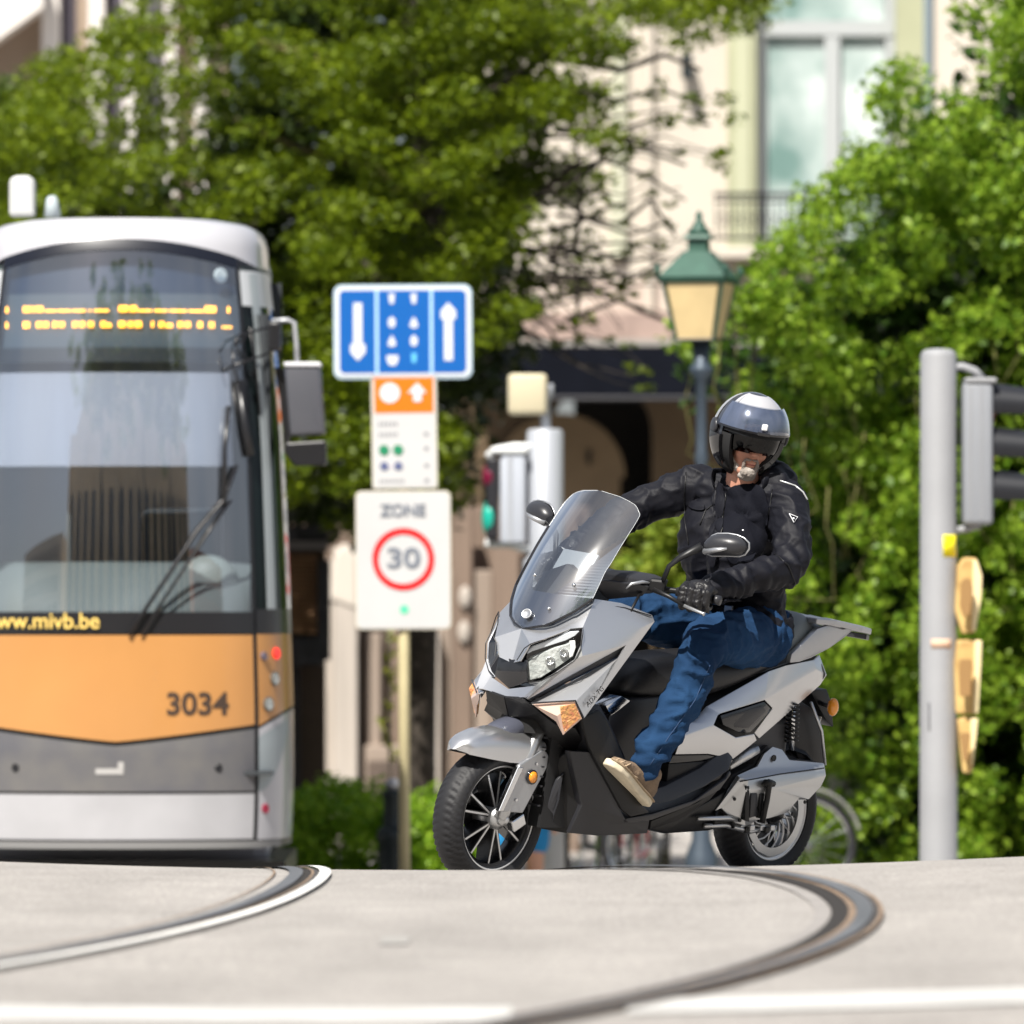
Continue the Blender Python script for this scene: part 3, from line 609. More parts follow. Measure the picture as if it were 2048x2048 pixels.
MB().prism([Vector((p.x, .13, p.z)) for p in [EP[ED[k]] for k in 'abcdefghijklmnopq']], (0, -.13, 0)).build('engine_case', mat('engine_dark', (.06, .06, .065), .5, .5), scoot)
for l, m in (([(1503,1587),(1515,1586),(1514,1632),(1500,1636)], gryp), ([(1520,1588),(1530,1587),(1523,1636),(1519,1637)], blkp)): plate('cover_rib', l, .193, m, .02, False, .002)
plate('cover_rib', [(1492,1572),(1499,1572),(1499,1644),(1490,1640)], .19, blkp, .02, False, .002)
MB().tube(VV([(1531,1566),(1539,1564),(1537,1580),(1534,1600),(1524,1646)], .205), [.014, .014, .011, .011, .011], 10).build('breather_hose', blkp, scoot, smooth=True)
MB().tube(VV([(1528,1570),(1537,1564),(1547,1568)], .2), .012, 8).build('hose_cap', blkp, scoot, smooth=True)
MB().tube(VV([(1480,1563),(1560,1548),(1648,1536)], .186), .0025, 5).build('casting_line', blkp, scoot)
MB().lathe(V(1547, 1516, .157), (0, 1, 0), [(0, .012), (.004, .012), (.002, .006)], 16).build('cover_bolt', blkp, scoot)
for q in ((1468, 1598), (1609, 1604), (1584, 1628), (1478, 1640)): MB().lathe(V(q[0], q[1], .168), (0, 1, 0), [(0, .007), (.006, .006)], 8).build('bolt', blkp, scoot)
MB().tube(VV([(1459,1534),(1496,1507),(1512,1498)], .15), [.012, .022, .02], 8).build('intake_duct', alu, scoot, smooth=True)
MB().tube(VV([(1395,1637),(1455,1636),(1480,1640)], .16), .009, 8).build('stand_arm', alu, scoot, smooth=True)
MB().tube(VV([(1408,1652),(1450,1650),(1500,1663),(1530,1655)], .13), .010, 8).build('side_stand', alu, scoot, smooth=True)
MB().tube(VV([(1432,1622),(1428,1645),(1462,1640),(1466,1655)], .14), .008, 8).build('brake_cable', blkp, scoot, smooth=True)
for q in range(7): c = V(1480+q*10, 1655+(q % 2)*4, .12+.01*(q % 3)); MB().box(c, (.025, .03, .022)).build('stand_fitting', (alu, blkp)[q % 2], scoot, bev=.003)
MB().box((-1.35, 0, .52), (.30, .22, .16)).build('engine_block', MATS['engine_dark'], scoot, bev=.02)
for k in range(5): MB().box((-1.23-.04*k, 0, .56), (.012, .2, .15)).build('cylinder_fin', alu, scoot)
MB().tube([(-1.0, -.16, .25), (-1.3, -.2, .27), (-1.45, -.2, .33), (-1.85, -.2, .48)], [.02, .03, .06, .058], 16).build('silencer', gryp, scoot, smooth=True)
# ---- handlebar, grips, levers, mirrors
hb = []
for s in (1, -1):
    MB().tube([(-.40, .03*s, 1.08), (-.44, .14*s, 1.10), (-.50, .22*s, 1.105), (-.59, .30*s, 1.10), (-.62, .42*s, 1.09)], .0115, 10).build('handlebar', blkp, scoot, smooth=True)
    MB().tube([(-.565, .285*s, 1.10), (-.62, .415*s, 1.09)], .0165, 12).build('grip', rubber, scoot, smooth=True)
    MB().tube([(-.62, .415*s, 1.09), (-.628, .44*s, 1.088)], .018, 12).build('bar_end', gryp, scoot, smooth=True)
    MB().tube([(-.49, .24*s, 1.10), (-.505, .30*s, 1.085), (-.525, .36*s, 1.06)], [.010, .008, .007], 8).build('brake_lever', blkp, scoot, smooth=True); MB().tube([(-.525, .36*s, 1.06), (-.555, .425*s, 1.04), (-.558, .432*s, 1.038)], [.0065, .006, .009], 8).build('lever_tip', alu, scoot, smooth=True)
    MB().box((-.515, .235*s, 1.115), (.05, .06, .05), Matrix.Rotation(R(35*s), 3, 'Z')).build('switch_housing', blkp, scoot, bev=.01)
    # mirror: stalk then a swept housing
    MB().tube([(-.51, .26*s, 1.13), (-.52, .275*s, 1.19), (-.545, .30*s, 1.225), (-.575, .37*s, 1.275)], [.011, .011, .013, .018], 8, asp=.6).build('mirror_stalk', blkp, scoot, smooth=True)
ml_ = [(1405,1088),(1412,1079),(1421,1071),(1431,1067),(1452,1067),(1470,1070),(1484,1076),(1494,1086),(1494,1098),(1486,1109),(1474,1113),(1455,1112),(1436,1112),(1420,1112),(1408,1107)]
P = []
for (px, py) in ml_:
    p = V(px, py, .44); q = V(px, py, .44); P.append(q)
# lay the housing crosswise: turn the outline from the side plane to a plane nearly square to travel
def mirror(P2, name='mirror'):
    for s in (1, -1):
        Q = [Vector((p.x, p.y*s, p.z)) for p in P2]; c = sum(Q, Vector())/len(Q)
        V1 = [c+Vector((.045, 0, .0))]; n = len(Q); fr = []
        mid = [c+(q-c)*.72+Vector((.034, 0, .0)) for q in Q]; bk = [q+Vector((-.012, 0, 0)) for q in Q]
        Vs = V1+mid+Q+bk; Fs = []
        for i in range(n):
            j = (i+1) % n; Fs += [(0, 1+i, 1+j), (1+i, 1+n+i, 1+n+j, 1+j), (1+n+i, 1+2*n+i, 1+2*n+j, 1+n+j)]
        Fs.append(tuple(1+2*n+i for i in range(n)))
        mo = obj('mirror', Vs, Fs, gryp, scoot, sub=1, smooth=True)
        MB().tube(bk+[bk[0]], .0035, 6).build('mirror_rim', silver2, mo, smooth=True)
        pg = [c+(q-c)*.88+Vector((-.0175, 0, 0)) for q in Q]
        obj('mirror_glass', pg, [tuple(range(n))], mat('mirror_face', (.8, .82, .85), .02, 1.), mo)
        MB().tube([c+Vector((.036, -.06*s, -.03)), c+Vector((.045, 0, -.016)), c+Vector((.034, .04*s, -.006))], [.012, .009, .004], 8).build('mirror_signal', silver2, mo, smooth=True)
def onx(px, py, a0=-.60, k=.25):
    lo, hi = .1, .7
    for _ in range(40):
        y = (lo+hi)/2; p = V(px, py, y)
        if p.x-(a0-k*(y-.4)) > 0: hi = y
        else: lo = y
    return V(px, py, (lo+hi)/2)
MP = [onx(*p) for p in ml_]
mirror(MP)
# central handlebar cover seen under the mirror
shell('handlebar_cover', [(-.30, 0, 1.13), (-.30, .10, 1.12), (-.42, .19, 1.115), (-.48, .23, 1.11), (-.48, .20, 1.07), (-.36, .14, 1.05), (-.42, 0, 1.16), (-.46, .10, 1.15), (-.44, 0, 1.05)], [(0, 1, 7, 6), (1, 2, 3, 7), (1, 5, 4, 2), (2, 4, 3)], gryp, .01, bev=.006)
hc = VV([(1201,1145,.11),(1225,1139,.13),(1270,1141,.16),(1310,1148,.2),(1338,1160,.24),(1330,1180,.23),(1300,1188,.2),(1250,1190,.17),(1203,1180,.12)])
hcc = sum(hc, Vector())/9+Vector((.0, .03, .01)); 
for s in (1, -1): obj('bar_cowling', [Vector((p.x, p.y*s, p.z)) for p in hc+[hcc]], [(i, (i+1) % 9, 9) for i in range(9)], gryp, scoot, solid=.03, auto=60, bev=.004)
MB().tube(VV([(1252,1178,.185),(1262,1168,.195),(1285,1164,.21),(1308,1168,.225)]), [.004, .010, .011, .005], 8, asp=.6).build('cowling_insert', silver2, scoot, smooth=True)
for s in (1, -1): MB().tube([(-.47, .2*s, 1.09), (-.40, .22*s, 1.02), (-.36, .16*s, .98)], .006, 6).build('control_cable', blkp, scoot, smooth=True)
# side lettering on the wing
b0, b1 = V(1168, 1418, .262), V(1212, 1368, .272); dx = (b1-b0).normalized(); up_ = Vector((0, 1, 0)).cross(dx)*-1
up_ = (SU*0+Vector((-.55, 0, .83))) if False else dx.cross(Vector((0, 1, 0))).normalized()
if up_.z < 0: up_ = -up_
nrm = dx.cross(up_)
mt = Matrix.Translation((b0+b1)/2) @ Matrix((dx, up_, nrm)).transposed().to_4x4()
text('ADX TG', .030, 'model_badge', gloss, scoot, mt, .001, sx=.85)
# ================================================================ rider
man = empty('person', SM); tag(man, 'man in black jacket, blue jeans, gloves and open silver helmet riding the scooter', 'person')
jack = mat('jacket_nylon', (.0065, .0067, .0105), .6, bump=.05, bscale=200, spec=.2)
jack2 = mat('jacket_panel', (.0065, .007, .011), .8, bump=.1, bscale=160, spec=.08)
denim = mat('denim', (.014, .048, .118), .85, col2=(.007, .026, .070), vscale=4.5, bump=.3, bscale=260, detail=7, spec=.15)
skin = mat('skin', (.52, .25, .17), .5, var=.12, vscale=30, bump=.08, bscale=200)
glov = mat('glove_leather', (.0075, .007, .0085), .42, bump=.2, bscale=120, spec=.5)
def ring(c, d, rx, ry, n=16, up=(0, 1, 0)):
    d = Vector(d).normalized(); a = Vector(up)-d*Vector(up).dot(d); a.normalize(); b = d.cross(a)
    return [Vector(c)+a*math.cos(2*math.pi*k/n)*rx+b*math.sin(2*math.pi*k/n)*ry for k in range(n)]
def limb(mb, pts, rr, up=(0, 1, 0), n=16):
    """smooth tapered limb through joints, rr = (across, deep) radii; ends domed"""
    P = [Vector(p) for p in pts]; Q = []; RQ = []
    for i in range(len(P)-1):
        for k in range(6):
            t_ = k/6; p0 = P[max(i-1, 0)]; p1 = P[i]; p2 = P[i+1]; p3 = P[min(i+2, len(P)-1)]
            q = .5*((2*p1)+(p2-p0)*t_+(2*p0-5*p1+4*p2-p3)*t_*t_+(-p0+3*p1-3*p2+p3)*t_**3)
            Q.append(q); RQ.append((rr[i][0]*(1-t_)+rr[i+1][0]*t_, rr[i][1]*(1-t_)+rr[i+1][1]*t_))
    Q.append(P[-1]); RQ.append(rr[-1]); rings = []
    for i, q in enumerate(Q):
        d = Q[min(i+1, len(Q)-1)]-Q[max(i-1, 0)]; rings.append(ring(q, d, RQ[i][0], RQ[i][1], n, up))
    v_, f_ = loft(rings); mb.add(v_, f_)
    for e, i in ((Q[0], 0), (Q[-1], -1)): mb.ell(e, (min(RQ[i])*.98,)*3, 12, 8)
    return mb
J = dict(hipL=(-1.28, .11, .905), hipR=(-1.27, -.11, .905), kneeL=(-.755, .275, .895), kneeR=(-.79, -.21, .945), ankL=(-.52, .27, .455), ankR=(-.62, -.21, .46),
 pel=(-1.31, 0, .92), waist=(-1.31, .005, 1.07), chest=(-1.22, .015, 1.29), top=(-1.19, .02, 1.42), neck=(-1.17, .03, 1.50), shL=(-1.22, .20, 1.425), shR=(-1.18, -.185, 1.435),
 elL=(-1.07, .37, 1.205), elR=(-.99, -.36, 1.30), haL=(-.66, .365, 1.12), haR=(-.68, -.36, 1.15))
# head frame: x forward out of the face, y to his left, z up through the crown
HCN = Vector((-1.160, .045, 1.655))
fw_ = Vector((.24, -.90, -.20)).normalized(); upw = Vector((.16, 0, 1)); upw = (upw-fw_*upw.dot(fw_)).normalized(); lw_ = upw.cross(fw_)
R3 = SM.to_3x3().inverted(); HM = Matrix.Translation(HCN) @ Matrix((R3 @ fw_, R3 @ lw_, R3 @ upw)).transposed().to_4x4()
def Hd(x, y, z): return HM @ Vector((x, y, z))
HR = HM.to_3x3()
def Hf(x, y, z): return HM @ Vector((x*1.06+.004, y*1.08, z*1.10-.022))
# body: one continuous figure, clothed below
bd_ = MB()
limb(bd_, [J['pel'], J['waist'], J['chest'], J['top']], [(.15, .10), (.135, .09), (.16, .10), (.14, .08)])
limb(bd_, [J['top'], J['neck'], Hd(-.02, 0, -.06)], [(.075, .07), (.062, .062), (.06, .062)])
for s in 'LR':
    kk = Vector(J['knee'+s]); aa = Vector(J['ank'+s]); limb(bd_, [J['hip'+s], kk, kk.lerp(aa, .35)+Vector((-.016, 0, 0)), kk.lerp(aa, .7)+Vector((-.006, 0, 0)), aa], [(.080, .078), (.052, .052), (.046, .048), (.038, .038), (.034, .034)])
    limb(bd_, [J['sh'+s], J['el'+s], J['ha'+s]], [(.048, .046), (.032, .030), (.026, .022)])
bd_.ell(Hf(-.015, 0, .03), (.098, .077, .105), 24, 16, HR); bd_.ell(Hf(.03, 0, -.045), (.062, .058, .062), 20, 14, HR)
bd_.ell(Hf(.052, 0, -.098), (.036, .040, .026), 16, 10, HR)        # chin
bd_.ell(Hf(.092, 0, -.022), (.020, .015, .026), 14, 10, HR); bd_.ell(Hf(.103, 0, -.036), (.015, .018, .011), 12, 8, HR)  # nose
bd_.ell(Hf(.081, 0, -.066), (.014, .024, .007), 12, 8, HR); bd_.ell(Hf(.077, 0, -.079), (.015, .022, .008), 12, 8, HR)  # lips
for s in (1, -1): bd_.ell(Hf(.060, .036*s, -.038), (.024, .022, .026), 12, 8, HR); bd_.ell(Hf(-.01, .078*s, -.01), (.018, .008, .03), 10, 8, HR)
body = fuse('body', bd_, skin, man, vox=.0055, smooth=3)
for s in (1, -1): MB().ell(Hf(.078, .032*s, .015), (.012, .012, .012), 12, 8).build('eye', mat('eye_white', (.6, .58, .55), .2), man, smooth=True)
MB().ell(Hf(.088, 0, -.0725), (.006, .019, .0022), 12, 8, HR).build('mouth', mat('lip', (.30, .08, .07), .5), man, smooth=True)
# beard hugging chin and jaw
br = MB(); 
for a_ in np.linspace(-1, 1, 9): br.ell(Hf(.050-abs(a_)**2*.055, a_*.060, -.100+abs(a_)**2*.045), (.026, .018, .022), 12, 8, HR)
br.ell(Hf(.078, 0, -.100), (.020, .034, .024), 12, 8, HR); br.ell(Hf(.066, 0, -.115), (.022, .036, .018), 12, 8, HR); 
for s in (1, -1): br.ell(Hf(.082, .024*s, -.074), (.010, .007, .020), 10, 8, HR); br.ell(Hf(.089, .012*s, -.056), (.008, .014, .005), 10, 8, HR)
beard = fuse('beard', br, mat('grey_beard', (.44, .40, .36), .95, bump=.3, bscale=260, col2=(.20, .165, .14), vscale=26, detail=2), man, vox=.004, smooth=2, fn=lambda c, n: c+n*(noise3(c, 220, 3)*.0022)[:, None])
# ---- helmet
def dome(r, az0, az1, el0, el1, na=40, ne=18, cut=None, off=(0, 0, 0)):
    Vs = []; Fs = []; nn_ = na+1
    for i in range(ne+1):
        el = R(el0+(el1-el0)*i/ne)
        for j in range(na+1):
            az = R(az0+(az1-az0)*j/na); z = math.sin(el); 
            Vs.append(Hd(r[0]*math.cos(el)*math.cos(az)*(1.0 if abs(az) < R(90) else 1.02)+off[0], r[1]*math.cos(el)*math.sin(az)+off[1], r[2]*z+off[2]))
            if i and j:
                azm = az0+(az1-az0)*(j-.5)/na; elm = el0+(el1-el0)*(i-.5)/ne
                if cut and cut(azm, elm): continue
                q = i*nn_+j; Fs.append((q-nn_-1, q-nn_, q, q-1))
    return Vs, Fs
hel = mat('helmet_black', (.022, .022, .026), .14, .0, coat=.8)
v_, f_ = dome((.150, .134, .152), -180, 180, -62, 90, 96, 60, lambda a, e: (abs(a) < 66-max(0, -e-30)*.5 and e < 16) or (abs(a) < 100-(e+62)*1.0 and e < -38 and abs(a) < 60))
helm = obj('helmet', v_, f_, hel, man, smooth=False, solid=.012, auto=50, merge=True)
v_, f_ = dome((.1535, .1375, .1555), -60, 60, 46, 72, 40, 12); obj('crown_panel', v_, f_, mat('helmet_white', (.40, .40, .42), .2, coat=.8), helm, solid=.003, auto=50)
for s in (1, -1):
    v_, f_ = dome((.1545, .1380, .1545), s*62, s*72, 8, 74, 4, 10); obj('shell_stripe', v_, f_, MATS['helmet_white'], helm, solid=.002)
    v_, f_ = dome((.1545, .1380, .1545), s*92, s*104, -20, 66, 4, 10); obj('shell_stripe', v_, f_, mat('stripe_silver', (.42, .43, .45), .25, .4), helm, solid=.002)
    v_, f_ = dome((.1500, .1340, .1505), s*64, s*92, -58, -4, 10, 14); obj('side_trim', v_, f_, gloss, helm, solid=.016, auto=50)
    MB().lathe(Hd(.0, .133*s, .005), HR @ Vector((0, s, 0)), [(0, .034), (.010, .032), (.013, .026)], 20).build('visor_pivot', gryp, helm, smooth=True)
    v_, f_ = dome((.128, .112, .14), s*48, s*100, -64, 0, 10, 14); obj('cheek_pad', v_, f_, mat('padding', (.012, .012, .013), .9), helm, solid=.02)
vism = glass('visor_clear', (.85, .90, .98), .75, .06, 3.0)
v_, f_ = dome((.166, .147, .166), -78, 78, 9, 45, 44, 16); vs_ = obj('visor', v_, f_, vism, helm, smooth=True)
v_, f_ = dome((.162, .143, .162), -74, 74, 10, 44, 44, 12); obj('visor_backing', v_, f_, mat('visor_haze', (.17, .19, .25), .18, .1, coat=.3, var=.25, vscale=9, stretch=(1, 3, .5)), vs_, smooth=True)
v_, f_ = dome((.1675, .1485, .1675), -78, 78, 7.5, 10, 44, 2); obj('visor_edge', v_, f_, gloss, vs_, solid=.003)
MB().box(Hd(.164, .0, .052), (.008, .022, .024), HR).build('visor_tab', mat('tab_white', (.85, .86, .88), .3), vs_, bev=.004)
MB().box(Hd(.166, .0, .026), (.010, .05, .014), HR).build('visor_tab_base', gloss, vs_, bev=.004)
v_, f_ = dome((.146, .128, .150), -66, 66, 2, 18, 40, 6); obj('brow_lining', v_, f_, MATS['padding'], helm, solid=.012)
v_, f_ = dome((.142, .118, .140), -58, 58, -24, 10, 36, 12, lambda a, e: e < -20 and abs(a) < 12); obj('sun_visor', v_, f_, glass('smoked_visor', (.30, .12, .10), .12, .03, .7), helm, smooth=True)
MB().tube([Hd(.03, .112, -.095), Hd(.045, .085, -.125), Hd(.03, .05, -.145), Hd(-.0, 0, -.15), Hd(.03, -.05, -.145), Hd(.045, -.085, -.125), Hd(.03, -.112, -.095)], .006, 8, asp=2.).build('chin_strap', blkp, helm, smooth=True)
# ---- jacket
def folds(amp, sc, seed, joints=(), ramp=.012):
    def fn(c, n):
        q = c.copy(); w1_ = noise3(q, sc*.45, seed+5)[:, None]*.05
        q2 = (q+w1_)*np.array([1., 1., 1.7]); a = 1-np.abs(noise3(q2, sc, seed)); b = 1-np.abs(noise3(q2, sc*2.2, seed+1))
        d = (a**3-.35)*amp+(b**3-.35)*amp*.35
        for (p, ax, rad, k) in joints:
            r_ = c-np.array(p); dist = np.linalg.norm(r_, axis=1); g_ = np.exp(-(dist/rad)**2); ph = r_ @ np.array(ax)
            d = d+g_*ramp*np.sin(ph*k+3*noise3(c, 9, seed+2))*.5
        return c+n*d[:, None]
    return fn
jb = MB()
limb(jb, [(-1.30, 0, .93), (-1.295, 0, 1.06), (-1.245, .012, 1.22), (-1.225, .015, 1.34), (-1.20, .02, 1.43)], [(.185, .120), (.170, .115), (.188, .135), (.195, .130), (.15, .095)])
jb.ell((-1.215, .135, 1.42), (.085, .10, .075)); jb.ell((-1.19, -.11, 1.425), (.08, .10, .07))
jb.ell((-1.14, -.09, 1.24), (.08, .115, .16)); jb.ell((-1.18, -.08, 1.10), (.07, .10, .11)); jb.ell((-1.12, .08, 1.20), (.10, .12, .15))
for s, k in ((1, 'L'), (-1, 'R')):
    sh, el, ha = [Vector(J[q+k]) for q in ('sh', 'el', 'ha')]
    up_ = (0, 0, 1)
    limb(jb, [sh, sh.lerp(el, .5)+Vector((-.012, .012*s, 0)), el, el.lerp(ha, .5), ha], [(.084, .080), (.074, .072), (.066, .065), (.060, .059), (.047, .047)], up_)
jacket = fuse('jacket', jb, jack, man, vox=.007, smooth=4, fn=folds(.011, 14, 2, [(J['elL'], (.7, -.3, -.2), .11, 120), (J['elR'], (.7, .3, -.2), .11, 120), ((-1.25, .17, 1.2), (.2, .3, 1), .13, 90), (tuple(Vector(J['elL']).lerp(Vector(J['haL']), .55)), (1, -.1, -.2), .12, 110)], .018))
def bvh(o): me = o.data; return BVHTree.FromPolygons([v.co.copy() for v in me.vertices], [tuple(p.vertices) for p in me.polygons])
SMI = SM.inverted()
def hit(tree, px, py, off=.002):
    o_ = SMI @ EYE; d_ = (SMI.to_3x3() @ Vector(((px-1024)/FP, 1, -(py-HZ)/FP))).normalized()
    loc, nor, idx, dist = tree.ray_cast(o_, d_)
    if loc is None: return None, None
    if nor.dot(d_) > 0: nor = -nor
    return loc+nor*off, nor
jt = bvh(jacket)
def strap(name, pts, r, m, par, tree=jt, off=.002, asp=1., n=6):
    q = []
    for i in range(len(pts)-1):
        for k in range(5): f = k/5; q.append((pts[i][0]*(1-f)+pts[i+1][0]*f, pts[i][1]*(1-f)+pts[i+1][1]*f))
    q.append(pts[-1]); P = [hit(tree, *p, off)[0] for p in q]; P = [p for p in P if p is not None]
    if len(P) > 1: return MB().tube(P, r, n, asp=asp).build(name, m, par, smooth=True)
def patchon(name, l, m, par, tree=jt, off=.006, th=.006, sm=True):
    """cloth panel laid on the garment: outline resampled and rounded, then dropped on its surface ring by ring"""
    q = l
    for _ in range(3): q = [r_ for i in range(len(q)) for r_ in ((q[i][0]*.75+q[(i+1) % len(q)][0]*.25, q[i][1]*.75+q[(i+1) % len(q)][1]*.25), (q[i][0]*.25+q[(i+1) % len(q)][0]*.75, q[i][1]*.25+q[(i+1) % len(q)][1]*.75))]
    n = len(q); c = (sum(p[0] for p in q)/n, sum(p[1] for p in q)/n); K = 7; out_ = [(c[0]+(p[0]-c[0])*(1-k/K), c[1]+(p[1]-c[1])*(1-k/K)) for k in range(K) for p in q]+[c]
    H = [hit(tree, *p, off)[0] for p in out_]
    if any(h_ is None for h_ in H): return None
    Fs = [(a*n+i, a*n+(i+1) % n, (a+1)*n+(i+1) % n, (a+1)*n+i) for a in range(K-1) for i in range(n)]+[((K-1)*n+i, (K-1)*n+(i+1) % n, K*n) for i in range(n)]
    return obj(name, H, Fs, m, par, solid=th, auto=60)
zipm = mat('zip_metal', (.5, .5, .52), .3, .9)
patchon('chest_panel', [(1452,985),(1470,972),(1500,968),(1528,975),(1540,1010),(1535,1070),(1515,1120),(1480,1130),(1452,1120),(1446,1050)], jack2, jacket, off=.004)
patchon('collar_flap', [(1393,935),(1420,932),(1448,938),(1452,950),(1440,962),(1424,985),(1412,972),(1400,955)], jack2, jacket, off=.010, th=.008)
patchon('storm_flap', [(1440,962),(1456,985),(1448,1050),(1442,1110),(1428,1140),(1420,1110),(1428,1040),(1430,985)], jack, jacket, off=.009, th=.008)
patchon('pocket_flap', [(1376,1000),(1410,1008),(1412,1024),(1378,1018)], jack, jacket, off=.008)
patchon('hem_pocket', [(1440,1190),(1520,1205),(1522,1232),(1440,1222)], jack2, jacket, off=.006)
strap('zip', [(1456,985),(1447,1050),(1442,1110)], .0028, blkp, jacket, off=.012)
strap('seam', [(1372,945),(1368,990),(1370,1040),(1378,1090)], .0022, blkp, jacket)
strap('seam', [(1400,1050),(1412,1020),(1440,1000)], .0022, blkp, jacket)
strap('seam', [(1545,980),(1538,1030),(1520,1085),(1500,1110)], .0022, blkp, jacket)
strap('sleeve_seam', [(1550,1108),(1575,1130),(1590,1165),(1580,1195)], .003, blkp, jacket)
strap('shoulder_piping', [(1560,962),(1590,972),(1606,985),(1614,1000)], .0032, mat('reflective_piping', (.55, .56, .56), .3, .3), jacket)
for q in ((1461, 989), (1508, 993), (1486, 1062), (1459, 1209), (1435, 1000)):
    p, n_ = hit(jt, *q, .004)
    if p: MB().lathe(p, n_, [(0, .0065), (.003, .006), (.004, .002)], 12).build('snap', zipm, jacket, smooth=True)
p, n_ = hit(jt, 1586, 1038, .007)
if p:
    lg = [hit(jt, *q, .007)[0] for q in ((1578,1030),(1594,1036),(1587,1047))]
    if all(lg): MB().tube(lg+[lg[0]], .0016, 5).build('sleeve_logo', mat('logo_white', (.75, .76, .78), .4), jacket)
    MB().lathe(p, n_, [(0, .004), (.0015, .0035)], 8).build('sleeve_logo_dot', MATS['logo_white'], jacket)
# raised collar and hood behind the neck
def band(pts, hh, lean_, m, name, th=.008):
    Vs = []; Fs = []; n = len(pts)
    for i, p in enumerate(pts):
        p = Vector(p); o_ = (p-Vector(J['neck'])); o_.z = 0; o_.normalize()
        for k in range(4): f = k/3; Vs.append(p+Vector((0, 0, hh[i]*f))+o_*(lean_*math.sin(f*2.2)))
        if i:
            for k in range(3): a = (i-1)*4+k; Fs.append((a, a+1, a+5, a+4))
    return obj(name, Vs, Fs, m, jacket, solid=th, sub=1, smooth=True)
cp = []; ch = []
for i in range(15):
    an = R(75+i*240/14); cp.append((J['neck'][0]-.005+math.cos(an+R(-5))*.105, J['neck'][1]+math.sin(an)*.115, 1.435)); ch.append(.075)
band(cp, ch, .02, jack, 'collar')
hdm = MB(); hdm.ell((-1.27, .10, 1.50), (.07, .10, .055)); hdm.ell((-1.29, -.02, 1.50), (.07, .10, .05)); hdm.ell((-1.22, .15, 1.485), (.06, .055, .05))
fuse('hood', hdm, jack, jacket, vox=.009, smooth=4, fn=folds(.016, 13, 9))
tee = MB(); tee.ell((-1.165, .03, 1.41), (.05, .08, .06)); fuse('shirt', tee, mat('shirt_black', (.012, .012, .014), .8), man, vox=.009, smooth=4)
# ---- jeans
pb = MB()
limb(pb, [(-1.32, 0, .90), (-1.32, 0, 1.0)], [(.17, .13), (.165, .125)])
for s, k in ((1, 'L'), (-1, 'R')):
    hp, kn, an = [Vector(J[q+k]) for q in ('hip', 'knee', 'ank')]
    limb(pb, [hp, hp.lerp(kn, .5)+Vector((0, 0, .012)), kn+Vector((.0, 0, .006)), kn.lerp(an, .35)+Vector((-.018, 0, 0)), kn.lerp(an, .7)+Vector((-.006, 0, 0)), an+Vector((.005, 0, .025))],
         [(.108, .112), (.098, .100), (.080, .084), (.072, .078), (.063, .066), (.062, .066)], (0, 1, 0))
kx = np.array(J['kneeL'])
jeans = fuse('jeans', pb, denim, man, vox=.008, smooth=5, fn=folds(.017, 11, 21, [(tuple(kx+np.array([-.07, 0, -.05])), (1, 0, -.3), .10, 130), (tuple(np.array(J['ankL'])+np.array([0, 0, .08])), (.3, 0, 1), .12, 105), (tuple(np.array(J['hipL'])+np.array([.05, .03, .02])), (.8, .2, .5), .13, 85), ((-.86, -.2, .93), (1, 0, -.3), .10, 120)], .016))
tj = bvh(jeans)
strap('jeans_seam', [(1420,1330),(1390,1400),(1340,1470),(1300,1530)], .0016, mat('denim_thread', (.02, .05, .12), .8), jeans, tj, .001)
# hem of the jacket hanging open over the hip, and belt buckle glint
hm_ = MB(); limb(hm_, [(-1.30, .01, .99), (-1.30, .01, .915)], [(.190, .125), (.195, .130)]); hm_.ell((-1.24, .12, .955), (.07, .085, .06))
fuse('jacket_hem', hm_, jack, jacket, vox=.009, smooth=4, fn=folds(.022, 14, 31))
MB().box((-1.17, .03, 1.0), (.01, .04, .03)).build('belt_buckle', zipm, man, bev=.003)
